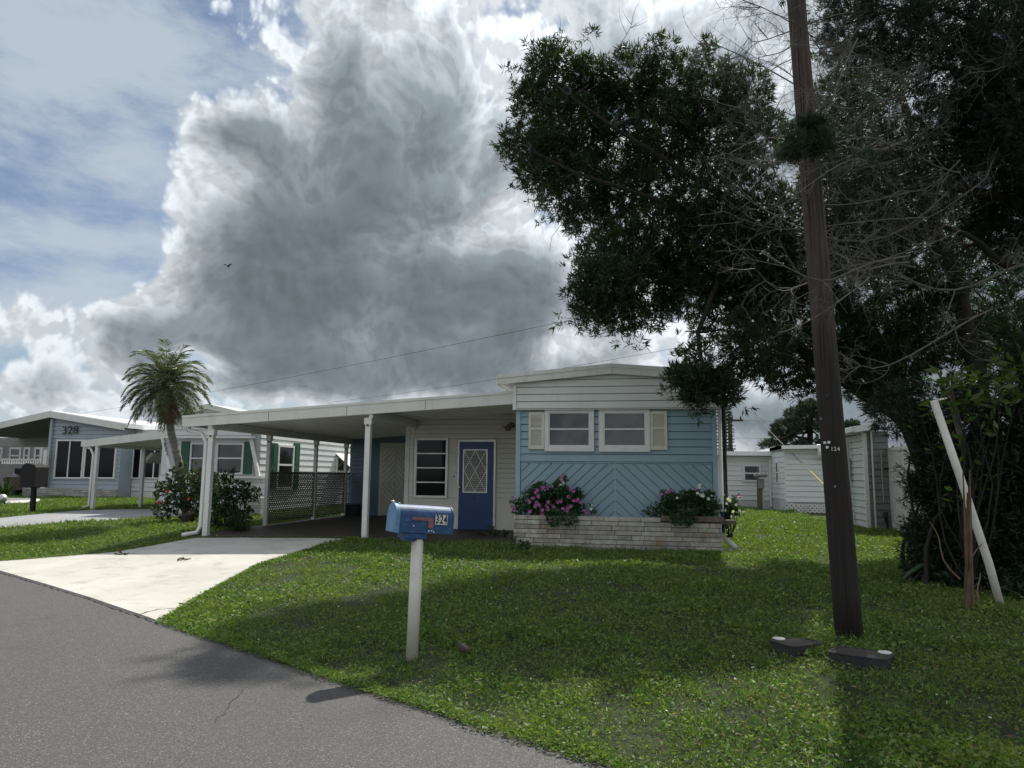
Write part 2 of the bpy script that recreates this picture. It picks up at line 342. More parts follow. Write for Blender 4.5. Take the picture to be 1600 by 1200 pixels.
# ---------------------------------------------------------------- builders
def link(o): col.objects.link(o); return o
def root(name, loc, label, cat, group=None):
    o = link(bpy.data.objects.new(name, None)); o.location = loc; o.empty_display_size = .2
    o['label'] = label; o['category'] = cat
    if group: o['group'] = group
    return o
def top_of(o):
    while o.parent: o = o.parent
    return o
class MB:
    def __init__(s): s.v = []; s.f = []
    def add(s, vs, fs):
        n = len(s.v); s.v += [tuple(v) for v in vs]; s.f += [tuple(i+n for i in f) for f in fs]; return s
    def quad(s, a, b, c, d): return s.add([a, b, c, d], [(0, 1, 2, 3)])
    def box(s, x0, x1, y0, y1, z0, z1):
        x0, x1 = sorted((x0, x1)); y0, y1 = sorted((y0, y1)); z0, z1 = sorted((z0, z1))
        return s.add([(x0,y0,z0),(x1,y0,z0),(x1,y1,z0),(x0,y1,z0),(x0,y0,z1),(x1,y0,z1),(x1,y1,z1),(x0,y1,z1)],
                     [(0,3,2,1),(4,5,6,7),(0,1,5,4),(1,2,6,5),(2,3,7,6),(3,0,4,7)])
    def prism(s, poly, d):
        """poly: 3d points, extruded by vector d"""
        n = len(poly); a = [Vector(p) for p in poly]; b = [p+Vector(d) for p in a]
        return s.add(a+b, [tuple(range(n))[::-1], tuple(range(n, 2*n))] + [(i, (i+1) % n, n+(i+1) % n, n+i) for i in range(n)])
    def bar(s, a, b, w, h=None, up=(0, 0, 1)):
        a = Vector(a); b = Vector(b); h = h or w; d = (b-a).normalized(); up = Vector(up)
        if abs(d.dot(up)) > .98: up = Vector((0, 1, 0))
        x = d.cross(up).normalized()*w/2; y = x.cross(d).normalized()*h/2
        return s.prism([a-x-y, a+x-y, a+x+y, a-x+y], b-a)
    def tube(s, pts, rad, n=8, cap=True):
        pts = [Vector(p) for p in pts]; k = len(pts)
        if not hasattr(rad, '__len__'): rad = [rad]*k
        up = None; vs = []
        for i, p in enumerate(pts):
            d = (pts[min(i+1, k-1)]-pts[max(i-1, 0)]).normalized()
            if up is None: up = Vector((1, 0, 0)) if abs(d.x) < .8 else Vector((0, 1, 0))
            x = (up - d*up.dot(d)).normalized(); y = d.cross(x); up = x
            for j in range(n):
                a = 2*math.pi*j/n; vs.append(p+(x*math.cos(a)+y*math.sin(a))*rad[i])
        fs = [(i*n+j, i*n+(j+1) % n, (i+1)*n+(j+1) % n, (i+1)*n+j) for i in range(k-1) for j in range(n)]
        if cap: fs += [tuple(range(n))[::-1], tuple(range((k-1)*n, k*n))]
        return s.add(vs, fs)
    def lap(s, O, A, L, z0, z1, N, course=.12, dep=.014):
        """lap siding: O start (x,y), A unit along, N unit outward normal"""
        A = Vector((*A, 0)); N = Vector((*N, 0)); z = z0; O = Vector((O[0], O[1], 0)); gp = min(.016, course*.12)
        while z < z1-1e-4:
            t = min(z+course, z1); Z = Vector((0, 0, 1)); E = A*L
            a = O+Z*(z+gp)+N*dep; b = a+E; c = O+E+Z*t+N*.001; d = O+Z*t+N*.001
            e = O+Z*(z+gp)-N*.028; e2 = O+Z*z-N*.028; e3 = O+Z*z+N*.001
            s.quad(a, b, c, d); s.quad(e, e+E, b, a); s.quad(e2, e2+E, e+E, e); s.quad(e3, e3+E, e2+E, e2)
            s.add([e, a, d], [(0, 1, 2)]); s.add([e+E, c, b], [(0, 1, 2)])
            z = t
        return s
    def build(s, name, m, parent=None, smooth=False, bevel=0.0, clips=(), label=None):
        me = bpy.data.meshes.new(name); off = Vector((0, 0, 0))
        if parent is not None: off = top_of(parent).location
        me.from_pydata([Vector(v)-off for v in s.v], [], s.f)
        if clips or bevel or True:
            bm = bmesh.new(); bm.from_mesh(me)
            for co, no in clips:
                bmesh.ops.bisect_plane(bm, geom=bm.verts[:]+bm.edges[:]+bm.faces[:], plane_co=Vector(co)-off, plane_no=Vector(no), clear_outer=True)
            bmesh.ops.recalc_face_normals(bm, faces=bm.faces[:])
            if bevel: bmesh.ops.bevel(bm, geom=bm.edges[:], offset=bevel, segments=2, affect='EDGES', profile=.7)
            bm.to_mesh(me); bm.free()
        me.materials.append(m)
        if smooth: me.polygons.foreach_set('use_smooth', [True]*len(me.polygons))
        o = link(bpy.data.objects.new(name, me)); 
        if parent is not None: o.parent = parent
        if label: o['label'] = label
        return o
def npmesh(name, V, Fc, m, parent=None, k=4):
    """fast mesh: V (n,3), faces all with k corners"""
    me = bpy.data.meshes.new(name); V = np.asarray(V, np.float32)
    if parent is not None: V = V-np.array(top_of(parent).location, np.float32)
    Fc = np.asarray(Fc, np.int32).reshape(-1, k)
    me.vertices.add(len(V)); me.vertices.foreach_set('co', V.ravel())
    me.loops.add(Fc.size); me.loops.foreach_set('vertex_index', Fc.ravel())
    me.polygons.add(len(Fc)); me.polygons.foreach_set('loop_start', np.arange(0, Fc.size, k, dtype=np.int32))
    me.update(calc_edges=True); me.materials.append(m)
    o = link(bpy.data.objects.new(name, me))
    if parent is not None: o.parent = parent
    return o
def setting(o, kind='structure'): o['kind'] = kind; return o
def text(s, size, m, co, parent, name='number', xdir=(1, 0, 0), up=(0, 0, 1), extr=.004, bold=0.0, xs=1.0, label=None, shear=0):
    cu = bpy.data.curves.new('t', 'FONT'); cu.body = s; cu.size = size; cu.extrude = extr; cu.offset = bold; cu.align_x = 'CENTER'; cu.align_y = 'CENTER'
    to = bpy.data.objects.new('t', cu); col.objects.link(to)
    dg = bpy.context.evaluated_depsgraph_get(); me = bpy.data.meshes.new_from_object(to.evaluated_get(dg))
    bpy.data.objects.remove(to)
    x = Vector(xdir).normalized(); y = Vector(up).normalized(); z = x.cross(y)
    mt = Matrix.Identity(4)
    for i in range(3): mt[i][0] = x[i]*xs; mt[i][1] = y[i]; mt[i][2] = z[i]; mt[i][3] = co[i]-top_of(parent).location[i]
    me.transform(mt); me.materials.clear(); me.materials.append(m); me.name = name
    o = link(bpy.data.objects.new(name, me)); o.parent = parent
    if label: o['label'] = label
    return o
def inpoly(x, y, poly):
    x = np.asarray(x); y = np.asarray(y); r = np.zeros(x.shape, bool); n = len(poly)
    for i in range(n):
        x0, y0 = poly[i][0], poly[i][1]; x1, y1 = poly[(i+1) % n][0], poly[(i+1) % n][1]
        if y0 == y1: continue
        c = ((y0 > y) != (y1 > y)) & (x < (x1-x0)*(y-y0)/(y1-y0)+x0); r ^= c
    return r
def sheet(name, poly, off, m, step=.35, thick=.05, kind='structure'):
    bm = bmesh.new(); bm.faces.new([bm.verts.new((p[0], p[1], 0)) for p in poly])
    xs = [p[0] for p in poly]; ys = [p[1] for p in poly]
    for i, (lo, hi) in enumerate(((min(xs), max(xs)), (min(ys), max(ys)))):
        t = lo+step
        while t < hi:
            co = [0, 0, 0]; co[i] = t; no = [0, 0, 0]; no[i] = 1
            bmesh.ops.bisect_plane(bm, geom=bm.verts[:]+bm.edges[:]+bm.faces[:], plane_co=co, plane_no=no); t += step
    V = np.array([v.co[:] for v in bm.verts]); Z = gzn(V[:, 0], V[:, 1])+off
    for v, z in zip(bm.verts, Z): v.co.z = z
    bmesh.ops.recalc_face_normals(bm, faces=bm.faces[:])
    if bm.faces[:][0].normal.z < 0: bmesh.ops.reverse_faces(bm, faces=bm.faces[:])
    if thick:
        be = [e for e in bm.edges if e.is_boundary]; r = bmesh.ops.extrude_edge_only(bm, edges=be)
        for e in r['geom']:
            if isinstance(e, bmesh.types.BMVert): e.co.z -= thick
    me = bpy.data.meshes.new(name); bm.to_mesh(me); bm.free(); me.materials.append(m)
    o = link(bpy.data.objects.new(name, me)); o['kind'] = kind; return o

# ---------------------------------------------------------------- ground, road, driveways
gx = np.concatenate([-np.geomspace(1500, 42, 26), np.arange(-40, 24, .4), np.geomspace(25, 1500, 28)])
gy = np.concatenate([-np.geomspace(1500, 8, 26), np.arange(-6, 44, .4), np.geomspace(45, 2000, 28)])
XX, YY = np.meshgrid(gx, gy); sx = edge_s(XX.ravel(), YY.ravel())
ZZ = gzn(XX.ravel(), YY.ravel()) - .03*np.clip((.12-sx)/.3, 0, 1)
nx = len(gx); ny = len(gy); idx = np.arange(nx*ny).reshape(ny, nx)
Fq = np.stack([idx[:-1, :-1], idx[:-1, 1:], idx[1:, 1:], idx[1:, :-1]], -1).reshape(-1, 4)
go = npmesh('ground', np.stack([XX.ravel(), YY.ravel(), ZZ], -1), Fq, M['turf']); setting(go)
# road: the strip between its near-lawn edge and 7.5 m further out, with a crumbling edge
rp = []
for a, b in zip(EDGE[:-1], EDGE[1:]):
    n = max(1, int((b-a).length/.12)) if (b-a).length < 20 else 1
    for i in range(n):
        p = a.lerp(b, i/n); rp.append(p+Vector((random.uniform(-.014, .014), random.uniform(-.014, .014))))
rp.append(EDGE[-1])
nrm = lambda i: Vector((-(EDGE[min(i+1, len(EDGE)-1)]-EDGE[max(i-1, 0)]).y, (EDGE[min(i+1, len(EDGE)-1)]-EDGE[max(i-1, 0)]).x)).normalized()
far = [EDGE[i]-nrm(i)*7.5 for i in (len(EDGE)-1, 6, 1, 0)]
mb = MB(); poly = [(p.x, p.y, .004) for p in rp+far]; mb.add(poly, [tuple(range(len(poly)))])
road = mb.build('road', M['asphalt']); setting(road)
DRIVE = [G(u, v) for u, v in ((-60, 883), (0, 878), (90, 871), (180, 863.5), (240, 853), (303, 841.5), (420, 841.5), (557, 842.5), (480, 862), (405, 885), (350, 915), (296, 947), (253, 974))]
FY = G(965, 860).y + .62          # front face of the blue house
PLY = G(965, 860).y               # front of the stone planter
CY0 = FY + .02                    # front of the carport
d_in = [PZ(u, v).to_2d() for u, v in ((253, 974), (216, 961), (140, 935), (75, 915), (0, 893))]
e1 = d_in[-1]+(d_in[-1]-d_in[-2])*1.2
dp = [Vector((p.x, p.y)) for p in DRIVE[:-1]]+[d_in[0]]+d_in[1:]+[e1]
DRIVEP = [(p[0], p[1]) for p in dp]
drv = sheet('driveway', DRIVEP, .016, M['concrete'], .35)
# crack and expansion joint across the driveway
def crackline(pts, w, seed):
    rr = random.Random(seed); mb = MB(); P = []
    for (a, b) in zip(pts[:-1], pts[1:]):
        A = G(*a, off=.0172); B = G(*b, off=.0172); n = max(2, int((B-A).length/.05))
        for i in range(n): P.append(A.lerp(B, i/n)+Vector((rr.uniform(-.018, .018), rr.uniform(-.018, .018), 0)))
    P = [Vector((p.x, p.y, gz(p.x, p.y)+.0185)) for p in P]
    for i in range(len(P)-1):
        d = (P[i+1]-P[i]).normalized(); n = Vector((-d.y, d.x, 0)); wa = w*rr.uniform(.3, 1); wb = w*rr.uniform(.3, 1)
        mb.quad(P[i]-n*wa, P[i]+n*wa, P[i+1]+n*wb, P[i+1]-n*wb)
    return mb
mb = crackline([(215, 961), (245, 952), (278, 950), (294, 947)], .012, 3)
ck = mb.build('driveway_crack', M['cable']); setting(ck)
mb = crackline([(-30, 882), (0, 893), (75, 915), (140, 935), (216, 961), (253, 974)], .016, 5); o = mb.build('driveway_joint', M['cable']); setting(o)
mb = crackline([(335, 1128), (352, 1108), (378, 1080), (384, 1072)], .006, 8)
for i_, v_ in enumerate(mb.v): mb.v[i_] = (v_[0], v_[1], .0065)
o = mb.build('road_crack', M['cable']); setting(o)
# ---------------------------------------------------------------- the blue house
X_ = lambda u, v, Y: PY(u, v, Y).x
Z_ = lambda u, v, Y: PY(u, v, Y).z
HX0 = X_(807, 720, FY); HX1 = X_(1120, 720, FY); HB = gz((HX0+HX1)/2, FY)
PF = G(744, 829).y                 # porch wall plane
CB = G(590, 807).y                 # closet wall at the back of the carport
CXL = (G(318.7, 838.7).x + PX(537, 807, G(537, 807.5).x).x)/2   # line of the carport's left posts
house = root('mobile_home', ((HX0+HX1)/2, FY, HB), 'light blue mobile home with white gable, chevron siding and attached carport', 'house')
zG = Z_(960, 638.5, FY-.1); zT = Z_(960, 722.5, FY)
HBACK = CB+1.5
zEL = Z_(801, 598, FY-.1); zPK = Z_(955, 583, FY-.1); xPK = X_(955, 583, FY-.1)
zER = zEL-.02
# horizontal lap siding above the belt line
mb = MB(); mb.lap((HX0, FY), (1, 0), HX1-HX0, zT, zG+.12, (0, -1), .138, .017)
mb.build('siding', M['blue'], house)
mb = MB(); mb.box(HX0+.02, HX1-.02, FY+.035, HBACK, HB-.02, zEL-.03); mb.build('wall', M['cream'], house)
# chevron panel
def chevron(x0, x1, z0, z1, Y, sgn, pitch, gap, th, ang=45):
    mb = MB(); t = math.tan(math.radians(ang)); h = z1-z0
    k = x0-h/t*(1)-pitch*2
    while k < x1+h/t+pitch:
        w = pitch-gap
        if sgn > 0: q = [(k, z0), (k+w, z0), (k+w+h/t, z1), (k+h/t, z1)]
        else: q = [(k+h/t, z0), (k+w+h/t, z0), (k+w, z1), (k, z1)]
        mb.prism([(x, Y, z) for x, z in q], (0, -th, 0)); k += pitch
    return mb, [((x0, 0, 0), (-1, 0, 0)), ((x1, 0, 0), (1, 0, 0)), ((0, 0, z0), (0, 0, -1)), ((0, 0, z1), (0, 0, 1))]
xm = X_(961, 780, FY); zlow = HB+.45
tr = .085
for sgn, a, b in ((1, HX0+tr, xm-.012), (-1, xm+.012, HX1-tr)):
    mb, cl = chevron(a, b, zlow, zT-.012, FY+.006, sgn, .205, .022, .020, 43)
    mb.build('chevron_panel', M['blue'], house, clips=cl)
mb = MB(); mb.box(HX0+tr, HX1-tr, FY+.0065, FY+.0115, zlow, zT+.01); mb.build('backing_panel', M['shed_blue'], house)  # darker blue behind the boards puts shade into the chevron gaps
mb = MB(); mb.box(xm-.012, xm+.012, FY-.012, FY+.004, zlow, zT-.006); mb.box(HX0+tr, HX1-tr, FY-.014, FY+.004, zT-.022, zT+.004)
mb.build('belt_trim', M['bluetrim'], house)
for a, b in ((HX0-.012, HX0+tr-.01), (HX1-tr+.01, HX1+.012)):
    mb = MB(); mb.box(a, b, FY-.03, FY+.06, zlow-.1, zG); mb.build('corner_trim', M['bluetrim'], house, bevel=.003)
# gable panel
gx0 = X_(801, 639, FY-.1); gx1 = HX1+.06
mb = MB(); mb.lap((gx0+.07, FY-.085), (1, 0), gx1-gx0-.14, zG, zPK+.05, (0, -1), .135, .014)
sl = math.atan2(zPK-zEL, xPK-gx0)
mb.build('gable_panel', M['gable'], house, clips=[((xPK, FY, zPK), (-math.sin(sl), 0, math.cos(sl))), ((xPK, FY, zPK), (math.sin(sl), 0, math.cos(sl)))])
mb = MB(); mb.box(gx0, gx0+.07, FY-.11, FY-.06, zG-.012, zEL+.01); mb.box(gx1-.07, gx1, FY-.11, FY-.06, zG-.012, zEL+.005)
mb.box(gx0+.07, gx1-.07, FY-.105, FY-.02, zG-.012, zG-.001); mb.build('gable_trim', M['white'], house, bevel=.002)
mb = MB(); mb.box(gx0+.01, gx1-.01, FY-.052, FY+.012, zG, zEL-.06); mb.build('gable_backing', M['gable'], house)
# roof with deep fascia
rx0 = X_(777, 600, FY-.2); rx1 = HX1+.30
zr0 = Z_(777, 601, FY-.2); zrp = Z_(955, 583.5, FY-.2)+.0; th = .165
Y0r, Y1r = FY-.2, HBACK+.2
zr1 = zr0+.0
mb = MB()
pl = [(rx0, Y0r, zr0+.012), (xPK, Y0r, zrp+.012), (rx1, Y0r, zr1+.012), (rx1, Y0r, zr1+th), (xPK, Y0r, zrp+th), (rx0, Y0r, zr0+th)]
pl2 = [(x, Y0r+.03, z) for x, y, z in pl]
mb.prism(pl2, (0, Y1r-Y0r-.03, 0)); mb.build('roof', M['fascia'], house)
mb = MB()
for a, b, lo, hi, pr in ((0, 1, 0.0, .115, 0), (1, 2, 0, .115, 0)):
    pts = [(rx0-.01, zr0), (xPK, zrp), (rx1+.01, zr1)]
    A, B = pts[a], pts[b]
    mb.prism([(A[0], Y0r-.0, A[1]), (B[0], Y0r, B[1]), (B[0], Y0r, B[1]+.135), (A[0], Y0r, A[1]+.135)], (0, .028, 0))
    mb.prism([(A[0], Y0r-.014, A[1]+.115), (B[0], Y0r-.014, B[1]+.115), (B[0], Y0r-.014, B[1]+.185), (A[0], Y0r-.014, A[1]+.185)], (0, .05, 0))
mb.box(rx0-.02, rx0+.0, Y0r+.03, Y1r, zr0-.0, zr0+.18); mb.box(rx1, rx1+.02, Y0r+.03, Y1r, zr1, zr1+.18)
mb.box(xPK-.012, xPK+.012, Y0r-.02, Y0r-.002, zrp-.01, zrp+.188)
mb.build('fascia', M['fascia'], house)
for k in range(7):
    mb = MB(); x = rx0+.5+k*.72
    if x > rx1-.2: break
    zz = zr0+(zrp-zr0)*(x-rx0)/(xPK-rx0) if x < xPK else zrp+(zr1-zrp)*(x-xPK)/(rx1-xPK)
    mb.tube([(x, Y0r-.004, zz+.03), (x, Y0r+.002, zz+.03)], .008, 6)
    mb.build('screw', M['dark'], house)
# windows
def window(parent, Y, u0, v0, u1, v1, iu0, iv0, iu1, iv1, vm, fm='white', glass='glass', name='window', pr=.035, depth=.05, mull=(), curtain=True):
    x0, x1 = X_(u0, v1, Y), X_(u1, v1, Y); z0, z1 = Z_((u0+u1)/2, v1, Y), Z_((u0+u1)/2, v0, Y)
    a0, a1 = X_(iu0, iv1, Y), X_(iu1, iv1, Y); b0, b1 = Z_((u0+u1)/2, iv1, Y), Z_((u0+u1)/2, iv0, Y)
    mb = MB(); mb.box(x0, a0, Y-pr, Y+.03, z0, z1); mb.box(a1, x1, Y-pr, Y+.03, z0, z1)
    mb.box(a0, a1, Y-pr, Y+.03, z0, b0); mb.box(a0, a1, Y-pr, Y+.03, b1, z1)
    w = mb.build(name, M[fm], parent, bevel=.003)
    s = .018; mb = MB(); yy = Y-pr+.012
    mb.box(a0, a0+s, yy, Y+.02, b0, b1); mb.box(a1-s, a1, yy, Y+.02, b0, b1); mb.box(a0+s, a1-s, yy, Y+.02, b0, b0+s); mb.box(a0+s, a1-s, yy, Y+.02, b1-s, b1)
    if vm is not None:
        for q in (vm if isinstance(vm, (list, tuple)) else (vm,)):
            zm = Z_((u0+u1)/2, q, Y); mb.box(a0+s, a1-s, yy-.006, Y+.015, zm-.014, zm+.014)
    for q in mull:
        xq = X_(q, iv1, Y); mb.box(xq-.018, xq+.018, yy-.003, Y+.018, b0+s, b1-s)
    mb.build('sash', M['alu'], w)
    mb = MB(); mb.box(a0+s, a1-s, Y+.0, Y+.006, b0+s, b1-s); mb.build('glass', M[glass], w)
    return w
window(house, FY-.021, 851, 640, 928.5, 705.5, 857.5, 644.5, 921.5, 697, 670.6)
window(house, FY-.021, 936, 640, 1016, 706, 943.5, 644.5, 1009, 697, 670.6)
def louver(parent, Y, u0, v0, u1, v1, m='shutter', n=20):
    x0, x1 = X_(u0, v1, Y), X_(u1, v1, Y); z0, z1 = Z_((u0+u1)/2, v1, Y), Z_((u0+u1)/2, v0, Y); f = .05
    mb = MB(); mb.box(x0, x0+f, Y-.03, Y, z0, z1); mb.box(x1-f, x1, Y-.03, Y, z0, z1); zm = z0+(z1-z0)*.55
    for a, b in ((z0, z0+f*1.3), (zm-.02, zm+.02), (z1-f*1.3, z1)): mb.box(x0+f, x1-f, Y-.03, Y, a, b)
    k = z0+f*1.3; st = (z1-z0)/n/1.25
    while k < z1-f*1.3-.01:
        mb.add([(x0+f, Y-.026, k), (x1-f, Y-.026, k), (x1-f, Y-.004, k+st*.95), (x0+f, Y-.004, k+st*.95)], [(0, 1, 2, 3)]); k += st
    mb.box(x0+f, x1-f, Y-.003, Y, z0+f, z1-f)
    return mb.build('shutter', M[m], parent)
louver(house, FY-.02, 826, 644, 850.5, 702); louver(house, FY-.02, 1016.5, 642, 1043, 703)

# porch wall (Florida room) recessed behind the front
px0 = X_(634, 760, PF); px1 = HX0+.05
zP0 = gz(px0, PF)+.0; zPt = Z_(720, 655, PF)
zP7 = Z_(720, 777.5, PF)
mb = MB(); mb.lap((px0, PF), (1, 0), px1-px0, zP7, zPt+.25, (0, -1), .112, .022); mb.build('porch_siding', M['cream'], house)
mb = MB(); mb.box(px0, px1, PF+.035, CB+.6, zP0-.03, zPt+.25); mb.box(px0+.06, px1, PF-.006, PF+.018, zP0-.03, zP7+.004)
ua, ub = X_(699, 760, PF), X_(714, 760, PF); mb.box(ua, ub, PF-.014, PF+.01, zP7+.004, Z_(705, 687, PF))
mb.build('porch_wall', M['cream'], house)
mb = MB(); mb.box(px0-.03, px0+.075, PF-.03, PF+.08, zP0-.02, Z_(637, 668, PF)); mb.box(px0+.09, px0+.17, PF-.02, PF+.01, zP7, Z_(646, 668, PF)); mb.build('corner_post', M['white'], house, bevel=.004)
w = window(house, PF-.026, 646.5, 684.5, 699, 778, 649, 686.5, 696.5, 775.5, [708.7, 731, 753.5], fm='alu', glass='glassd', name='jalousie_window')
PD = PF-.036
# blue entrance door
dx0, dx1 = X_(716, 820, PD), X_(770.5, 820, PD); dz0, dz1 = Z_(744, 828.7, PD), Z_(744, 690.5, PD)
fx0, fx1 = X_(713.5, 820, PD), X_(773.5, 820, PD)
mb = MB(); mb.box(fx0, dx0, PD-.03, PD+.02, dz0, dz1+.05); mb.box(dx1, fx1, PD-.03, PD+.02, dz0, dz1+.05); mb.box(dx0, dx1, PD-.03, PD+.02, dz1+.004, dz1+.05)
mb.build('door_frame', M['alu'], house)
gx0_, gx1_ = X_(723, 770, PD), X_(761.5, 770, PD); gz0, gz1 = Z_(744, 770, PD), Z_(744, 702, PD)
mb = MB(); Yd = PD-.022
mb.box(dx0+.004, gx0_, Yd, PD+.01, dz0+.01, dz1); mb.box(gx1_, dx1-.004, Yd, PD+.01, dz0+.01, dz1)
mb.box(gx0_, gx1_, Yd, PD+.01, dz0+.01, gz0); mb.box(gx0_, gx1_, Yd, PD+.01, gz1, dz1)
door = mb.build('door', M['door_blue'], house)
mb = MB(); e = .03
mb.box(gx0_, gx0_+e, Yd-.012, Yd+.004, gz0, gz1); mb.box(gx1_-e, gx1_, Yd-.012, Yd+.004, gz0, gz1); mb.box(gx0_+e, gx1_-e, Yd-.012, Yd+.004, gz0, gz0+e); mb.box(gx0_+e, gx1_-e, Yd-.012, Yd+.004, gz1-e, gz1)
ax, bx, az_, bz = gx0_+e, gx1_-e, gz0+e, gz1-e; cx, cz = (ax+bx)/2, (az_+bz)/2
yy = Yd-.006
for p, q in (((cx, bz), (ax, cz)), ((cx, bz), (bx, cz)), ((cx, az_), (ax, cz)), ((cx, az_), (bx, cz)), ((ax, bz), (bx, az_)), ((bx, bz), (ax, az_))):
    mb.bar((p[0], yy, p[1]), (q[0], yy, q[1]), .013, .006, (0, 1, 0))
mb.build('grille', M['alu'], door)
mb = MB(); k = gz0+e+.01
while k < gz1-e-.03: mb.add([(ax, yy+.012, k), (bx, yy+.012, k), (bx, yy+.03, k+.035), (ax, yy+.03, k+.035)], [(0, 1, 2, 3)]); k += .046
mb.build('louvered_glass', M['blind'], door)
mb = MB(); mb.box(gx0_, gx1_, PD+.004, PD+.008, gz0, gz1); mb.build('glass', M['glassd'], door)
kx, kz = X_(719.6, 761.5, PD), Z_(719.6, 761.5, PD)
mb = MB(); mb.tube([(kx, Yd, kz), (kx, Yd-.01, kz), (kx, Yd-.03, kz), (kx, Yd-.06, kz), (kx, Yd-.07, kz)], [.03, .014, .014, .028, .012], 12); mb.build('knob', M['alu'], door, smooth=True)
kx, kz = X_(741.5, 778, PD), Z_(741.5, 778, PD)
mb = MB(); mb.tube([(kx, Yd, kz), (kx, Yd-.012, kz)], [.022, .018], 10); mb.build('knocker', M['dark'], door)
mb = MB(); kx, kz = X_(709.8, 744.5, PF), Z_(709.8, 744.5, PF); mb.box(kx-.012, kx+.012, PF-.035, PF-.01, kz-.018, kz+.018); mb.build('doorbell', M['dark'], house)
# wall lantern by the blue corner
lx, lz = X_(799, 668, PF+0), Z_(799, 668, PF)
mb = MB(); mb.tube([(lx+.04, PF-.02, lz+.07), (lx+.02, PF-.16, lz+.12), (lx-.03, PF-.22, lz+.02)], .014, 8)
mb.tube([(lx-.03, PF-.22, lz+.06), (lx-.03, PF-.22, lz+.03), (lx-.035, PF-.22, lz-.03), (lx-.04, PF-.22, lz-.09)], [.015, .045, .085, .05], 10)
mb.tube([(lx+.04, PF-.005, lz+.05), (lx+.04, PF-.03, lz+.05)], .06, 12)
mb.tube([(lx-.03, PF-.2, lz-.0), (lx-.11, PF-.19, lz-.02), (lx-.15, PF-.2, lz+.01)], [.02, .03, .015], 6)
mb.build('wall_lantern', M['copperlamp'], house, smooth=True)

# closet wall at the back of the carport
bx0, bx1 = CXL-.03, px0+.02; zB = gz(bx0, CB); zBt = Z_(560, 690, CB)
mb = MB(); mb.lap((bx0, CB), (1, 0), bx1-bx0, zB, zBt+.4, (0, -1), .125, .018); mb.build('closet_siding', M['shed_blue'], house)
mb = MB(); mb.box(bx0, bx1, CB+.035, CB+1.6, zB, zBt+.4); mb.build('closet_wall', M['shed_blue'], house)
ca, cb_ = X_(591.5, 800, CB), X_(645, 800, CB); cz0, cz1 = Z_(600, 806, CB), Z_(600, 697.5, CB)
mb = MB(); mb.box(ca-.0, ca+.10, CB-.05, CB, cz0, cz1+.1); mb.box(cb_-.10, cb_, CB-.05, CB, cz0, cz1+.1); mb.box(ca+.1, cb_-.1, CB-.05, CB, cz1, cz1+.1); mb.build('closet_frame', M['cream'], house)
cd_ = MB().box(ca+.1, cb_-.1, CB-.02, CB-.002, cz0+.01, cz1).build('closet_door', M['shutter'], house)
cm = X_(618, 760, CB); czm = Z_(618, 755, CB)
for (a, b, lo, hi, sg) in ((ca+.1, cm-.015, czm+.015, cz1-.01, 1), (cm+.015, cb_-.1, czm+.015, cz1-.01, -1), (ca+.1, cm-.015, cz0+.02, czm-.015, -1), (cm+.015, cb_-.1, cz0+.02, czm-.015, 1)):
    mb, cl = chevron(a, b, lo, hi, CB-.022, sg, .16, .03, .025, 45); mb.build('chevron_board', M['cream'], cd_, clips=cl)
mb = MB().box(bx0+.05, bx0+.42, CB-.35, CB-.02, zB+.02, zB+.35); 
crate = mb.build('storage_box', M['dark'], None, bevel=.012)
crate['label'] = 'small dark box in the far left corner of the carport'; crate['category'] = 'box'

# carport roof: pan ceiling sloping down to the left, deep front fascia
zl_b, zr_b = Z_(289, 667.5, CY0), Z_(800, 631, CY0); xl, xr = X_(288, 660, CY0), HX0-.0
zl_t, zr_t = Z_(289, 650, CY0), Z_(800, 611, CY0)
def zc(x, top=False):
    t = (x-xl)/(xr-xl); return (zl_t+(zr_t-zl_t)*t) if top else (zl_b+(zr_b-zl_b)*t)
Yb = CB+1.2
mb = MB(); mb.prism([(xl, CY0-.035, zc(xl)), (xr, CY0-.035, zc(xr)), (xr, CY0-.035, zc(xr, 1)-.045), (xl, CY0-.035, zc(xl, 1)-.045)], (0, .035, 0))
mb.prism([(xl-.03, CY0-.05, zc(xl, 1)-.045), (xr, CY0-.05, zc(xr, 1)-.045), (xr, CY0-.05, zc(xr, 1)+.005), (xl-.03, CY0-.05, zc(xl, 1)+.005)], (0, .06, 0))
cf = mb.build('carport_fascia', M['fascia'], house)
for u in (421, 542.5, 665):
    x = X_(u, 650, CY0); MB().box(x-.004, x+.004, CY0-.0375, CY0-.03, zc(x)+.005, zc(x, 1)-.05).build('seam', M['dark'], cf)
mb = MB(); npan = 34
top = lambda x: zc(x, 1)-.02
mb.prism([(xl, CY0+.0, top(xl)-.03), (xr, CY0, top(xr)-.03), (xr, CY0, top(xr)), (xl, CY0, top(xl))], (0, Yb-CY0, 0)); mb.build('carport_roof', M['fascia'], house)
mb = MB(); y = CY0+.002; zpan = lambda x: zc(x)+.10
while y < Yb:
    w_ = .30; y2 = min(y+w_-.022, Yb)
    mb.prism([(xl+.02, y, zpan(xl)), (xr, y, zpan(xr)), (xr, y, zpan(xr)+.012), (xl+.02, y, zpan(xl)+.012)], (0, y2-y, 0))
    mb.prism([(xl+.02, y2, zpan(xl)-.016), (xr, y2, zpan(xr)-.016), (xr, y2, zpan(xr)+.012), (xl+.02, y2, zpan(xl)+.012)], (0, .022, 0))
    y += w_
mb.build('ceiling_pan', M['pan'], house)
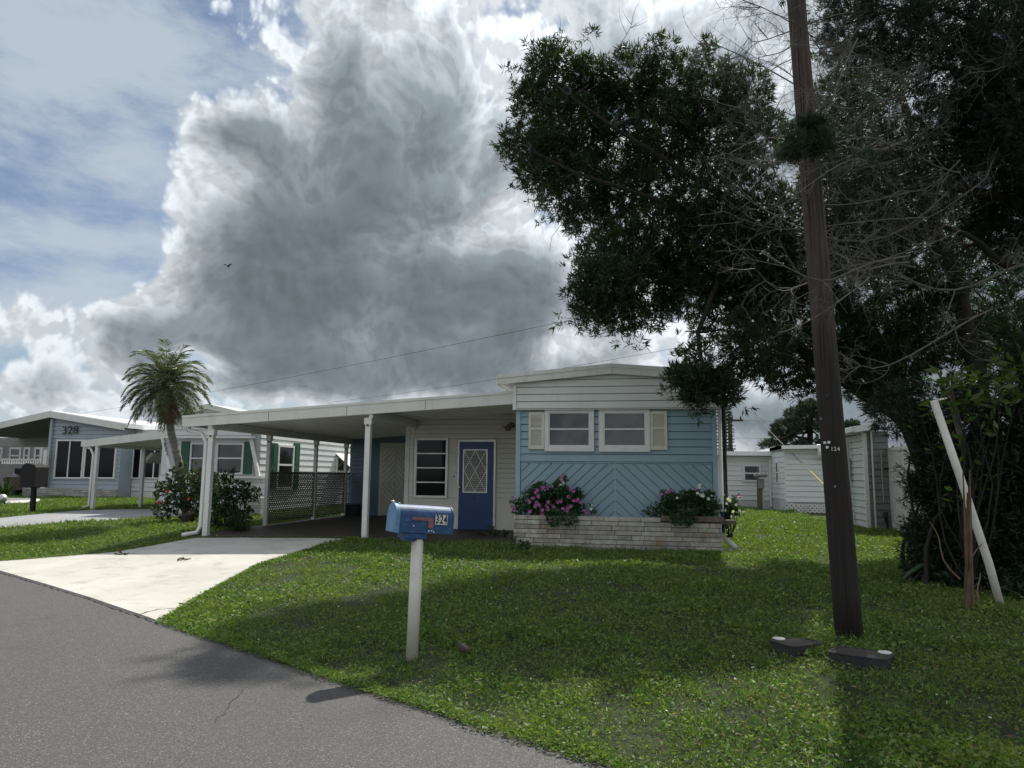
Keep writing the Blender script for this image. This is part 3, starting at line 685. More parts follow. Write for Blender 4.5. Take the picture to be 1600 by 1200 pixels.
# beams
b1x = CXL; mb = MB(); mb.box(b1x-.05, b1x+.05, CY0+.01, Yb, zpan(b1x)-.165, zpan(b1x)-.018); mb.build('beam', M['white'], house)
b2x = X_(577, 720, CY0); mb = MB(); mb.bar((b2x, CY0+.0, zc(b2x)+.0), (b2x, PF+.02, zc(b2x)+.0), .075, .16); mb.build('beam', M['white'], house)
mb = MB(); mb.box(xl-.09, xl-.005, CY0+.06, Yb, zc(xl)+.03, zc(xl, 1)-.03); mb.build('gutter', M['white'], house)
# posts: each an own part
def post(u0, v0, Y=None, x=None, w=.092, zt=None):
    p = G(u0, v0); X = x if x is not None else PY(u0, v0, Y).x; Y = Y if Y is not None else p.y
    zb = gz(X, Y); zt = zt if zt is not None else zpan(X)-.03
    mb = MB(); mb.box(X-w/2, X+w/2, Y-w/2, Y+w/2, zb, zt); mb.box(X-w*.72, X+w*.72, Y-w*.6, Y+w*.6, zt-.13, zt-.001)
    o = mb.build('post', M['white'], house, bevel=.004)
    mb = MB(); mb.tube([(X, Y-w*.6-.004, zt-.15), (X, Y-w*.6+.02, zt-.15)], .022, 8); mb.build('bolt', M['dark'], o); return o
post(318, 838, CY0+.10, x=CXL+.0, zt=zpan(CXL)-.165, w=.105)
post(570, 838, CY0+.07, zt=zc(b2x)-.07, w=.105)
LP = [PX(414, 823, CXL), PX(489, 814, CXL), PX(537, 807, CXL)]
for p in LP: post(0, 700, Y=p.y, x=CXL, zt=zpan(CXL)-.165, w=.085)
# downspout of the front left post
sx = CXL-.13; sy = CY0+.10; zt = zc(xl)+.0; zb = gz(sx, sy)
mb = MB(); mb.tube([(xl+.05, sy, zt+.02), (xl+.05, sy, zt-.05), (sx-.10, sy, zt-.13), (sx, sy-.0, zt-.30), (sx, sy, zb+.22), (sx-.04, sy-.06, zb+.09), (sx-.24, sy-.24, zb+.045)], [.04, .04, .04, .04, .04, .043, .046], 8)
mb.build('downspout', M['white'], house, smooth=True)
# right corner downspout, conduit and cable
rx = HX1+.065; mb = MB(); mb.tube([(rx, FY-.0, zG+.3), (rx, FY, HB+.32), (rx+.02, FY-.10, HB+.20), (rx+.18, FY-.30, HB+.07)], [.032, .032, .045, .05], 8)
mb.build('downspout', M['white'], house, smooth=True)
mb = MB(); mb.tube([(rx+.09, FY+.15, zG+.6), (rx+.09, FY+.15, HB+.62)], .035, 8); mb.box(rx+.04, rx+.17, FY+.1, FY+.2, HB+.45, HB+.78); mb.build('conduit', M['dark'], house)
mb = MB(); mb.tube([(rx+.0, FY-.05, HB+.66), (rx+.01, FY-.05, HB+.30)], .03, 8); mb.build('cable_box', M['door_blue'], house)

# carport floor
fp = [(CXL-.16, CY0-.06), (X_(612, 838, CY0), CY0-.06), (X_(640, 836, CY0), CY0-.02), (HX0-.1, CY0+.25), (HX0+.1, PF+.05), (px0+.05, PF+.05), (px0+.05, CB+.1), (CXL-.16, CB+.1)]
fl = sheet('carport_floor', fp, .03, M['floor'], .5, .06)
FLOORP = fp
# lattice screens between the left posts
def lattice(x, y0, y1, z0f, z1, m, parent, pitch=.10, w=.046, name='lattice_screen', frame=True):
    mb = MB(); H = z1-z0f; k = y0-H
    for s, dx in ((1, .0), (-1, .011)):
        k = y0-H-pitch
        while k < y1+H+pitch:
            if s > 0: q = [(x+dx, k, z0f), (x+dx, k+w, z0f), (x+dx, k+w+H, z1), (x+dx, k+H, z1)]
            else: q = [(x+dx, k+H, z0f), (x+dx, k+w+H, z0f), (x+dx, k+w, z1), (x+dx, k, z1)]
            mb.prism(q, (.009, 0, 0)); k += pitch
    cl = [((0, y0, 0), (0, -1, 0)), ((0, y1, 0), (0, 1, 0))]
    o = mb.build(name, m, parent, clips=cl)
    for a, b in ((z0f-.02, z0f+.012), (z1-.012, z1+.02)): MB().box(x-.008, x+.03, y0, y1, a, b).build('rail', m, o)
    return o
yy = [CY0+.10]+[p.y for p in LP]
lz1 = PX(480, 739, CXL).z; lz0 = gz(CXL, LP[0].y)+.13
ends = [LP[0].y, LP[1].y, LP[2].y, CB]
for a, b in zip(ends[:-1], ends[1:]): lattice(CXL-.0, a+.045, b-.045, lz0, lz1, M['lattice'], house)

# ---------------------------------------------------------------- stone planter
pxa = PY(802, 845, PLY).x; pxb = PY(1129, 850, PLY).x; pz = gz((pxa+pxb)/2, PLY)
planter = root('stone_planter', ((pxa+pxb)/2, PLY, pz), 'low planter of stacked tan stone under the chevron wall', 'planter')
ptop = Z_(965, 807.5, PLY)
mb = MB().box(pxa+.02, pxb-.02, PLY+.03, FY-.005, pz-.08, ptop-.10); mb.build('core', M['mortar'], planter)
mb = MB(); nc = 8; hc = (ptop-pz+.06)/nc; rr = random.Random(5)
for c in range(nc):
    z0 = pz-.06+c*hc; x = pxa-rr.uniform(0, .25)
    while x < pxb:
        w_ = rr.choice((.22, .34, .45, .55, .62)); x2 = min(x+w_, pxb)
        if x2-max(x, pxa) > .04 and not (c >= nc-1 and x > pxb-1.05):
            j = rr.uniform(-.008, .010)
            mb.box(max(x, pxa)+.003, x2-.004, PLY-.0-j, PLY+.10, z0+.004, z0+hc-.005)
        x = x2
    for (xa, sg) in ((pxa, -1), (pxb, 1)):
        y = PLY+.105
        while y < FY-.02:
            y2 = min(y+rr.choice((.3, .4)), FY-.02); j = rr.uniform(-.004, .008)
            if not (c >= nc-1 and sg > 0): mb.box(xa-(0.02 if sg > 0 else j), xa+(j if sg > 0 else .02), y+.003, y2-.003, z0+.004, z0+hc-.005)
            y = y2
mb.build('stone_wall', M['stone'], planter, bevel=.005)
mb = MB().box(pxb-1.0, pxb+.02, PLY-.01, PLY+.12, ptop-hc+.02, ptop+.03); mb.box(pxb-.02, pxb+.26, PLY+.20, PLY+.34, ptop-.10, ptop-.03)
mb.build('timber_ledge', M['woodc'], planter, bevel=.005)
mb = MB().box(pxa+.10, pxb-.03, PLY+.10, FY-.02, ptop-.10, ptop-.05); mb.build('soil', M['dirt'], planter)

# ---------------------------------------------------------------- mailbox
mbase = G(643, 1031); d_post = (M3.inverted() @ (mbase-CAMP)); dep = -d_post.z
mtop = CP(652.5, 842, dep+.10)
mail = root('mailbox', mbase, 'blue metal mailbox numbered 324 on a round white leaning post', 'mailbox')
mb = MB().tube([mbase-Vector((0, 0, .1)), mtop], .049, 24); mb.build('post', M['pvc'], mail, smooth=True)
fw = Vector((-math.sin(YAW), math.cos(YAW), 0)); rt = Vector((math.cos(YAW), math.sin(YAW), 0))
a33 = R(33); ax_ = (rt*math.cos(a33)+fw*math.sin(a33)); ax_ = (ax_-Vector((0, 0, math.tan(R(4))))).normalized()
sd_ = Vector((0, 0, 1)).cross(ax_).normalized()*1; up_ = ax_.cross(sd_).normalized()
if up_.z < 0: up_ = -up_
L_ = .50; wd = .175; hs = .135
o0 = CP(621.5, 831.6, dep-.06)+sd_*(wd/2)*(1 if sd_.dot(fw) > 0 else -1)   # bottom of the box, front end, on its axis
sn = sd_ if sd_.dot(fw) < 0 else -sd_      # side facing the viewer
def arch(t, ex=0.0, n=14, lift=0):
    r = wd/2+ex; c = o0+ax_*t
    P = [c+sn*r-up_*(ex*.5), c+sn*r+up_*hs]
    P += [c+up_*hs+sn*r*math.cos(math.pi*k/n)+up_*r*math.sin(math.pi*k/n) for k in range(1, n)]
    P += [c-sn*r+up_*hs, c-sn*r-up_*(ex*.5)]; return P
def loft(rings, m, name, parent, capa=True, capb=True, smooth=False):
    mb = MB(); k = len(rings[0]); mb.v = [tuple(p) for r_ in rings for p in r_]
    for i in range(len(rings)-1):
        for j in range(k): mb.f.append((i*k+j, i*k+(j+1) % k, (i+1)*k+(j+1) % k, (i+1)*k+j))
    if capa: mb.f.append(tuple(range(k))[::-1])
    if capb: mb.f.append(tuple(range((len(rings)-1)*k, len(rings)*k)))
    return mb.build(name, m, parent, smooth=smooth)
body = loft([arch(0.0, .004), arch(.012, .004), arch(.0121, 0), arch(.25, .0012), arch(L_-.012, 0), arch(L_-.0119, .005), arch(L_, .005)], M['mailblue'], 'box_body', mail)
mdoor = loft([arch(-.030, .0), arch(-.026, .007), arch(.006, .007), arch(.0065, .006)], M['maildoor'], 'front_door', mail)
mb = MB(); tp = o0+ax_*(-.02)+up_*(hs+wd/2+.004)
mb.tube([tp-up_*.01, tp+up_*.012, tp+up_*.016-ax_*.025], [.010, .012, .006], 8); mb.tube([tp+ax_*.05-up_*.006, tp+ax_*.05+up_*.010], [.012, .010], 8); mb.build('latch', M['alu'], mdoor, smooth=True)
def onside(t, h, out=.006): return o0+ax_*t+up_*h+sn*(wd/2+out)
mb = MB()
fl_ = [onside(.115, .128), onside(.305, .128), onside(.305, .045), onside(.262, .045), onside(.262, .103), onside(.115, .103)]
mb.prism(fl_, sn*.004); mb.build('flag', M['flag'], mail)
mb = MB(); c = onside(.10, .115, .0); mb.prism([onside(.045, .135, .001), onside(.118, .135, .001), onside(.118, .098, .001), onside(.08, .082, .001), onside(.045, .09, .001)], sn*.008); mb.build('flag_hinge', M['mailblue'], mail)
for t, h in ((.135, .055), (.275, .018), (.30, .022), (.322, .012)): MB().tube([onside(t, h, .0), onside(t, h, .006)], [.008, .004], 8).build('rivet', M['plate'], mail)
nx_ = wd/2
pt = lambda t, h, o=.004: onside(t, h, o)
for i, ch in enumerate('324'):
    t0 = .325+i*.038
    mb = MB().prism([pt(t0, .075), pt(t0+.0365, .075), pt(t0+.0365, .155), pt(t0, .155)], sn*.0015); pl_ = mb.build('number_plate', M['plate'], mail)
    text(ch, .098, M['number'], pt(t0+.0182, .115, .0062), pl_, 'digit', ax_, up_, .0006, .0022, .62)
mb = MB(); cc = mtop-Vector((0, 0, .0)); q = o0+ax_*.17-up_*.004
for dz0_, dz1_, w_ in ((-.045, .0, .075),):
    mb.prism([q+ax_*.10*s1+sd_*w_*s2-up_*.001 for s1, s2 in ((-1, -1), (1, -1), (1, 1), (-1, 1))], -up_*.042)
mb.prism([q+ax_*.082*s1+sd_*.06*s2-up_*.043 for s1, s2 in ((-1, -1), (1, -1), (1, 1), (-1, 1))], -up_*.02)
mb.build('mounting_block', M['mailblue'], mail, bevel=.003)
# ================================================================ neighbouring homes
def boxwin(parent, Y, u0, v0, u1, v1, fr=.07, vm=None, glass='glass', fm='whitesiding', name='window', mull=()):
    x0, x1 = X_(u0, v1, Y), X_(u1, v1, Y); um = (u0+u1)/2; z0, z1 = Z_(um, v1, Y), Z_(um, v0, Y)
    mb = MB(); mb.box(x0, x0+fr, Y-.05, Y+.02, z0, z1); mb.box(x1-fr, x1, Y-.05, Y+.02, z0, z1); mb.box(x0+fr, x1-fr, Y-.05, Y+.02, z0, z0+fr); mb.box(x0+fr, x1-fr, Y-.05, Y+.02, z1-fr, z1)
    if vm: zm = Z_(um, vm, Y); mb.box(x0+fr, x1-fr, Y-.04, Y+.01, zm-fr*.4, zm+fr*.4)
    for q in mull: xq = X_(q, v1, Y); mb.box(xq-.03, xq+.03, Y-.03, Y+.01, z0+fr, z1-fr)
    w = mb.build(name, M[fm], parent)
    MB().box(x0+fr, x1-fr, Y-.006, Y+.0, z0+fr, z1-fr).build('glass', M[glass], w)
    return w
# ---- 326
Y6 = 20.0; B6 = .25
h6 = root('mobile_home', (X_(330, 700, Y6), Y6, B6), 'white mobile home 326 with dark green shutters behind the palm', 'house')
XR6 = X_(404, 743, Y6); xl6 = X_(250, 720, Y6)
zt6 = Z_(320, 681, Y6-.25); zpk = Z_(325, 633, Y6-.25); xpk = X_(325, 633, Y6-.25); xe0 = X_(248, 650, Y6-.25); xe1 = 2*xpk-xe0; ze = Z_(250, 652, Y6-.25)
sl6 = math.atan2(zpk-ze, xpk-xe0)
MB().lap((xe0+.2, Y6-.20), (1, 0), xe1-xe0-.4, zt6, zpk+.05, (0, -1), .18, .018).build('gable_panel', M['whitesiding'], h6, clips=[((xpk, 0, zpk-.05), (-math.sin(sl6), 0, math.cos(sl6))), ((xpk, 0, zpk-.05), (math.sin(sl6), 0, math.cos(sl6)))])
mb = MB(); mb.box(xe0+.15, xe1-.15, Y6-.24, Y6-.02, zt6-.07, zt6-.002); mb.build('gable_trim', M['white'], h6)
YB6 = Y6+15
zs6 = Z_(330, 743, Y6)
mb = MB()
for a, b in (((xe0, ze), (xpk, zpk)), ((xpk, zpk), (xe1, ze))):
    mb.prism([(a[0], Y6-.3, a[1]-.12), (b[0], Y6-.3, b[1]-.12), (b[0], Y6-.3, b[1]+.04), (a[0], Y6-.3, a[1]+.04)], (0, YB6-Y6, 0))
mb.build('roof', M['fascia'], h6)
MB().box(xl6, XR6-.03, Y6+.06, YB6, B6-.05, ze-.12).build('wall', M['whitesiding'], h6)
MB().lap((xl6, Y6+.02), (1, 0), X_(300, 780, Y6)-xl6, B6, zs6, (0, -1), .19, .018).build('lower_siding', M['whitesiding'], h6)
MB().lap((X_(272, 700, Y6), Y6), (1, 0), X_(398, 700, Y6)-X_(272, 700, Y6), zs6, zt6-.02, (0, -1), .19, .016).build('window_wall', M['whitesiding'], h6)
MB().lap((X_(300, 780, Y6), Y6+.02), (1, 0), XR6+.25-X_(300, 780, Y6), B6, zs6-.05, (0, -1), .19, .018).build('lower_siding', M['whitesiding'], h6)
MB().box(X_(340, 743, Y6), X_(413, 743, Y6), Y6-.16, Y6+.02, zs6-.07, zs6-.002).build('ledge', M['white'], h6)
boxwin(h6, Y6-.02, 296, 692, 323, 741, .05, 716); boxwin(h6, Y6-.02, 337, 692, 380, 741, .06, 716)
for u0, u1 in ((282, 295), (380, 394)):
    MB().box(X_(u0, 740, Y6), X_(u1, 740, Y6), Y6-.06, Y6-.02, Z_(320, 740, Y6), Z_(320, 690, Y6)).build('shutter', M['green'], h6)
MB().bar(PY(254, 683, Y6-.12), PY(269, 744, Y6-.12), .11, .08, (0, 1, 0)).build('slanted_trim', M['white'], h6)
MB().bar(PY(391.5, 683, Y6-.1), PY(404, 744, Y6-.1), .09, .08, (0, 1, 0)).build('slanted_trim', M['white'], h6)
for ch, u, v in (('3', 257.3, 695), ('2', 259.4, 702.5), ('6', 261.5, 710)):
    p = PY(u, v, Y6-.17); text(ch, .17, M['number'], p, h6, 'digit', (1, 0, .1), (-.2, 0, 1), .004, .004, .9)
# side wall going back
X6 = XR6; c6 = PX(391, 683, X6)
ya, yb = Y6+.02, YB6
MB().lap((X6, ya), (0, 1), yb-ya, B6+.1, ze-.1, (1, 0), .20, .020).build('side_siding', M['whitesiding'], h6)
def sidewin(X, u0, u1, v0, v1, vm=None, fr=.07):
    a = PX(u0, v0, X); b = PX(u1, v0, X); z0 = PX(u0, v1, X).z; z1 = a.z; ya_, yb_ = sorted((a.y, b.y))
    mb = MB(); X0 = X+.01; mb.box(X0, X0+.06, ya_, ya_+fr, z0, z1); mb.box(X0, X0+.06, yb_-fr, yb_, z0, z1); mb.box(X0, X0+.06, ya_+fr, yb_-fr, z0, z0+fr); mb.box(X0, X0+.06, ya_+fr, yb_-fr, z1-fr, z1)
    if vm: zm = PX(u0, vm, X).z; mb.box(X0, X0+.05, ya_+fr, yb_-fr, zm-.03, zm+.03)
    w = mb.build('window', M['white'], h6); MB().box(X0, X0+.022, ya_+fr, yb_-fr, z0+fr, z1-fr).build('glass', M['glass'], w); return w
sidewin(X6, 433, 458, 694.5, 765, 726)
for u0, u1 in ((424, 432.5), (458.5, 467.5)):
    a = PX(u0, 692, X6); b = PX(u1, 692, X6); z0 = PX(u0, 764, X6).z
    mb = MB().box(X6+.01, X6+.05, a.y, b.y, z0, a.z); sh = mb.build('shutter', M['green'], h6)
    mb = MB()
    for k in (0, 1): mb.box(X6+.05, X6+.065, a.y+.08, b.y-.08, z0+.08+k*(a.z-z0)/2, z0+(k+1)*(a.z-z0)/2-.08)
    mb.build('raised_panel', M['green'], sh)
sidewin(X6, 525, 545, 713, 738)
a = PX(524, 711, X6); b = PX(549, 711, X6); zz = PX(524, 708, X6).z; z2 = PX(524, 736, X6).z
MB().prism([(X6+.02, a.y, zz), (X6+.75, a.y, z2+.05), (X6+.75, a.y, z2+.02), (X6+.02, a.y, zz-.04)], (0, b.y-a.y, 0)).build('awning', M['white'], h6)
# brick planter of 326
mb = MB(); rr = random.Random(9); x0, x1 = X_(383, 795, Y6-.8), X_(407, 795, Y6-.8); zb = gz(x0, Y6-.8); zt = Z_(395, 777, Y6-.8); n = 7
pl6 = root('brick_planter', ((x0+x1)/2, Y6-.8, zb), 'small pale brick planter below the right window of the 326 home', 'planter')
for c in range(n):
    h = (zt-zb)/n; x = x0-rr.uniform(0, .2)
    while x < x1:
        if min(x+.26, x1)-max(x, x0) > .03: mb.box(max(x, x0), min(x+.25, x1), Y6-.8, Y6-.3, zb+c*h+.004, zb+(c+1)*h-.004)
        x += .26
mb.build('bricks', mat('pale_brick', (.50, .49, .46), .85, .1, 6, .5, 40, isl=.3), pl6)
# carport of 326
Yc6 = G(139, 797.5).y
c6r = root('carport', (X_(190, 760, Yc6), Yc6, .2), 'white flat carport roof on thin posts left of the 326 home', 'carport')
A0 = PY(128, 691, Yc6); A1 = PY(132, 700, Yc6); Bq = PY(250, 672, Yc6); Bb = PY(250, 681, Yc6)
mb = MB(); t0, b0_, t1, b1_ = PY(130, 688, Yc6).z, PY(130, 699, Yc6).z, PY(252, 671.5, Yc6).z, PY(252, 684, Yc6).z
xa, xb = PY(130, 690, Yc6).x, xl6-.0
mb.prism([(xa, Yc6, b0_), (xb, Yc6, b1_), (xb, Yc6, t1), (xa, Yc6, t0)], (0, .06, 0)); mb.build('fascia', M['fascia'], c6r)
mb = MB(); mb.prism([(xa, Yc6+.06, t0-.12), (xb, Yc6+.06, t1-.12), (xb, Yc6+.06, t1-.03), (xa, Yc6+.06, t0-.03)], (0, 9, 0)); mb.build('roof', M['fascia'], c6r)
MB().box(xa-.12, xa-.01, Yc6+.05, Yc6+9, b0_+.03, t0-.02).build('gutter', M['white'], c6r)
p = G(142.5, 797.5)
MB().box(p.x-.05, p.x+.05, p.y, p.y+.1, p.z-.05, b0_+.05).build('post', M['white'], c6r)
q = G(217.5, 795); MB().box(q.x-.045, q.x+.045, q.y, q.y+.09, q.z-.05, PY(217, 697, q.y).z).build('post', M['alu'], c6r)
for dy in (3.2, 6.4): MB().box(p.x-.05, p.x+.05, p.y+dy, p.y+dy+.1, p.z-.05, b0_+.05).build('post', M['white'], c6r)
mb = MB(); X = p.x-.14; mb.tube([(xa-.06, p.y+.05, b0_+.06), (X-.12, p.y+.05, b0_-.03), (X, p.y+.05, b0_-.22), (X, p.y+.05, p.z+.15), (X-.22, p.y-.1, p.z+.04)], .042, 7); mb.build('downspout', M['white'], c6r, smooth=True)
# little white awning in the gap
aw = root('window_awning', PY(244, 722, Y6+2.6), 'small white slanted awning between the 328 and 326 homes', 'awning')
MB().bar(PY(238, 722, Y6+2.6), PY(251, 709, Y6+2.6), .12, .9, (0, 1, 0)).build('awning_panel', M['white'], aw)
# ---- 328
Y8 = G(100, 777.5).y+.5; B8 = gz(X_(110, 777, Y8), Y8)
h8 = root('mobile_home', (X_(120, 720, Y8), Y8, B8), 'grey blue home 328 with bright metal roof and tall dark windows', 'house')
xw0, xw1 = X_(77, 720, Y8), X_(188, 720, Y8)
pk = PY(77, 652, Y8-.3); er = PY(193, 672, Y8-.3); el8 = PY(-60, 683, Y8-.3)
slr = math.atan2(pk.z-er.z, er.x-pk.x); sll = math.atan2(pk.z-el8.z, pk.x-el8.x)
MB().lap((xw0, Y8), (1, 0), xw1-xw0, B8, pk.z, (0, -1), .2, .02).build('siding', M['graysiding'], h8, clips=[((pk.x, 0, pk.z+.0), (math.sin(slr), 0, math.cos(slr)))])
MB().prism([(xw0+.02, Y8+.03, B8), (xw1-.02, Y8+.03, B8), (xw1-.02, Y8+.03, er.z+.1), (xw0+.02, Y8+.03, pk.z)], (0, 16, 0)).build('wall', M['graysiding'], h8)
mb = MB(); t = .30
mb.prism([(pk.x, Y8-.3, pk.z), (er.x, Y8-.3, er.z), (er.x, Y8-.3, er.z+t), (pk.x, Y8-.3, pk.z+t)], (0, .06, 0)); mb.prism([(el8.x, Y8-.3, el8.z), (pk.x, Y8-.3, pk.z), (pk.x, Y8-.3, pk.z+t), (el8.x, Y8-.3, el8.z+t)], (0, .06, 0)); mb.build('fascia', M['white'], h8)
mb = MB()
mb.prism([(pk.x, Y8-.24, pk.z+.12), (er.x+.1, Y8-.24, er.z+.10), (er.x+.1, Y8-.24, er.z+t+.03), (pk.x, Y8-.24, pk.z+t+.03)], (0, 17, 0)); mb.build('metal_roof', M['metalroof'], h8)
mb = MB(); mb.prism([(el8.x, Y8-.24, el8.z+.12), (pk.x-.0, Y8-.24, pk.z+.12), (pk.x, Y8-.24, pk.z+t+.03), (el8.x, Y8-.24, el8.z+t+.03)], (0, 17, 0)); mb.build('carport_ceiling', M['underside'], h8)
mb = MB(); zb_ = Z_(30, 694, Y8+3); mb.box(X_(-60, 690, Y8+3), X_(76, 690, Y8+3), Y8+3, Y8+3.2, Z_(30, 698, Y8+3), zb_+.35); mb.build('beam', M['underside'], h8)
MB().box(X_(67, 740, Y8-.3)-.02, X_(71.5, 740, Y8-.3)+.02, Y8-.36, Y8-.22, B8, PY(69, 703, Y8-.3).z+.0).build('post', M['white'], h8, bevel=.01)
MB().bar(PY(82, 655, Y8-.08), PY(72, 764, Y8-.08), .14, .1, (0, 1, 0)).build('corner_trim', M['graysiding'], h8)
boxwin(h8, Y8-.03, 84, 687, 128.5, 748, .07, glass='glassd', fm='white', mull=(105,)); boxwin(h8, Y8-.03, 129.5, 695, 179, 748, .07, glass='glassd', fm='white', mull=(152,))
text('328', .52, M['number'], PY(109.5, 672.5, Y8-.09), h8, 'number', (1, 0, .03), (0, 0, 1), .02, -.005, 1.2)
Y8b = Y8+.9; mb = MB(); mb.lap((xw1, Y8b), (1, 0), X_(256, 720, Y8b)-xw1, Z_(210, 768, Y8b), Z_(210, 680, Y8b), (0, -1), .22, .03); mb.build('wing_siding', M['whitesiding'], h8)
MB().box(xw1, X_(256, 720, Y8b), Y8b+.03, Y8b+8, B8, er.z+.1).build('wing_wall', M['whitesiding'], h8)
mb = MB(); x = xw1+.02
while x < X_(256, 720, Y8b): mb.box(x, x+.14, Y8b-.04, Y8b+.02, B8, Z_(210, 768, Y8b)-.01); x += .15
mb.build('skirting', M['white'], h8)
boxwin(h8, Y8b-.04, 192, 699, 219, 748, .06, glass='glassd', fm='white', mull=(206,)); boxwin(h8, Y8b-.04, 222, 699, 252, 748, .06, glass='glassd', fm='white', mull=(239,))
MB().bar(PY(194, 700, Y8b-.3), PY(184, 777, Y8b-.3), .16, .1, (0, 1, 0)).build('corner_trim', M['white'], h8)
# low brick wall before 328
mb = MB(); Yw = Y8-.45; x0, x1 = X_(34, 775, Yw), X_(180, 775, Yw); zb = gz(x0, Yw); zt = Z_(100, 763, Yw); n = 5
bw = root('brick_wall', ((x0+x1)/2, Yw, zb), 'low whitewashed brick wall under the windows of the 328 home', 'wall')
for c in range(n):
    h = (zt-zb)/n; x = x0-rr.uniform(0, .2)
    while x < x1:
        if min(x+.4, x1)-max(x, x0) > .03: mb.box(max(x, x0), min(x+.39, x1), Yw, Yw+.35, zb+c*h+.006, zb+(c+1)*h-.006)
        x += .40
mb.build('bricks', mat('whitewashed_brick', (.40, .38, .36), .85, .15, 4, .5, 30, isl=.4), bw)
# house seen through the carport of 328, with its railing
Yf = Y8+9; hf = root('mobile_home', (X_(30, 720, Yf), Yf, .25), 'pale home seen through the 328 carport behind a white railing', 'house')
MB().box(X_(-80, 700, Yf), X_(66, 700, Yf), Yf, Yf+5, .2, Z_(30, 690, Yf)).build('wall', mat('shade_toned_wall', (.22, .21, .20), .7, .1, 1), hf)  # wall colour darkened to carry the shade under the carport
for a, b in ((-8, 3), (14, 32), (36, 46), (53, 64)): boxwin(hf, Yf-.02, a, 699, b, 721, .12, 712, name='window', fm='skirt')  # greyer frames, the same carport shade put into their colour
rl = root('railing', (X_(30, 722, Yf-1.5), Yf-1.5, .25), 'white balustrade on the porch left of the 328 home', 'railing')
mb = MB(); x0, x1 = X_(3, 720, Yf-1.5), X_(63, 720, Yf-1.5); z0, z1 = Z_(30, 724, Yf-1.5), Z_(30, 718, Yf-1.5)
mb.box(x0, x1, Yf-1.54, Yf-1.46, z1-.03, z1+.05); mb.box(x0, x1, Yf-1.53, Yf-1.47, z0-.04, z0+.02); x = x0
while x < x1: mb.box(x, x+.06, Yf-1.52, Yf-1.48, z0+.02, z1-.03); x += .17
mb.build('balusters', M['white'], rl)
# maroon car under that carport
cp_ = PY(26, 772, Y8+1.0); car = root('parked_car', (cp_.x, Y8+1.0, .25), 'dark maroon car parked in the shade of the 328 carport', 'car')
def carbody(cx, cy, z):
    P = [(-.86, .28), (-.90, .55), (-.88, .92), (-.66, 1.00), (-.58, 1.45), (.58, 1.45), (.66, 1.00), (.88, .92), (.90, .55), (.86, .28)]
    rings = []
    for t, s1, top in ((0, .88, .92), (.12, 1, 1.0), (.9, 1, 1.45), (2.6, 1, 1.45), (3.3, 1, 1.02), (4.2, .95, .85), (4.35, .85, .75)):
        rings.append([Vector((cx+x*s1, cy+t, z+min(h, top))) for x, h in P])
    return rings
b_ = loft(carbody(cp_.x, Y8+1.0, .25), M['maroon'], 'body', car)
MB().box(cp_.x-.55, cp_.x+.55, Y8+1.30, Y8+1.33, .25+1.04, .25+1.36).build('rear_window', M['glassd'], car)
for sx_ in (-.72, .72): MB().box(cp_.x+sx_-.12, cp_.x+sx_+.12, Y8+.98, Y8+1.0, .25+.7, .25+.88).build('tail_light', M['maroon'], car)
for sx_ in (-.78, .78):
    for dy in (.8, 3.5): MB().tube([(cp_.x+sx_-.11, Y8+1+dy, .58), (cp_.x+sx_+.11, Y8+1+dy, .58)], .33, 18).build('wheel', M['tyre'], car)
# black cabinet mailbox on a post at the left edge
bp = G(51, 801); bd = -(M3.inverted() @ (bp-CAMP)).z
bmx = root('mailbox', bp, 'large black boxed mailbox on a black post at the left edge', 'mailbox')
MB().bar(bp-Vector((0, 0, .1)), CP(54, 745, bd), .11, .11).build('post', M['black'], bmx)
bl, br = CP(37, 761, bd+.05), CP(61, 761, bd-.0); zt_ = CP(50, 726, bd).z
P = [(bl.x, bp.y-.25, bl.z), (br.x, bp.y-.25, bl.z), (br.x, bp.y-.25, zt_-.08), (br.x-.06, bp.y-.25, zt_), (bl.x+.14, bp.y-.25, zt_+.05), (bl.x, bp.y-.25, zt_-.05)]
MB().prism(P, (0, .5, 0)).build('box', M['black'], bmx, bevel=.01)
# lamp, flower bed
fb = G(5, 786); 
bed = root('flower_bed', fb, 'round bed of red mulch with a white curb at the left edge', 'flower bed')
cb0 = G(-12, 787); rad = (G(39, 788)-cb0).length
mb = MB(); ring = [(cb0.x+rad*math.cos(t)*1.0, cb0.y+rad*math.sin(t), gz(cb0.x, cb0.y)+.07) for t in np.linspace(0, 2*math.pi, 33)]
mb.tube(ring, .10, 6); mb.build('curb', M['white'], bed)
mb = MB(); mb.add([(x, y, z-.03) for x, y, z in ring[:-1]], [tuple(range(32))]); mb.build('mulch', M['mulch'], bed)
lp = G(4, 790); ld = -(M3.inverted() @ (lp-CAMP)).z; lc = CP(3.5, 779, ld)
lmp = root('garden_ornament', lp, 'pale round garden ornament on dark feet in the mulch bed', 'ornament')
mb = MB(); r = 7*ld/1109
mb.tube([lc+Vector((0, 0, r*math.cos(t))) for t in np.linspace(math.pi, 0, 9)], [max(.01, r*math.sin(t)) for t in np.linspace(math.pi, 0, 9)], 14); mb.build('globe', M['alu'], lmp, smooth=True)
for dx in (-.12, .10): MB().tube([lc+Vector((dx, 0, -r*.8)), Vector((lc.x+dx*1.2, lc.y, lp.z-.02))], .035, 6).build('foot', M['dark'], lmp)
# driveway of 326 and further lawns
D6 = [G(*p) for p in ((-120, 833), (-120, 803), (0, 810.5), (75, 803), (140, 798), (165, 797.0), (262, 795.5), (300, 799), (285, 810), (230, 811.5), (160, 815.5), (80, 820), (0, 826))]
D6P = [(p.x, p.y) for p in D6]; sheet('driveway_gray', D6P, .02, M['gravelc'], .5).name = 'side_driveway'

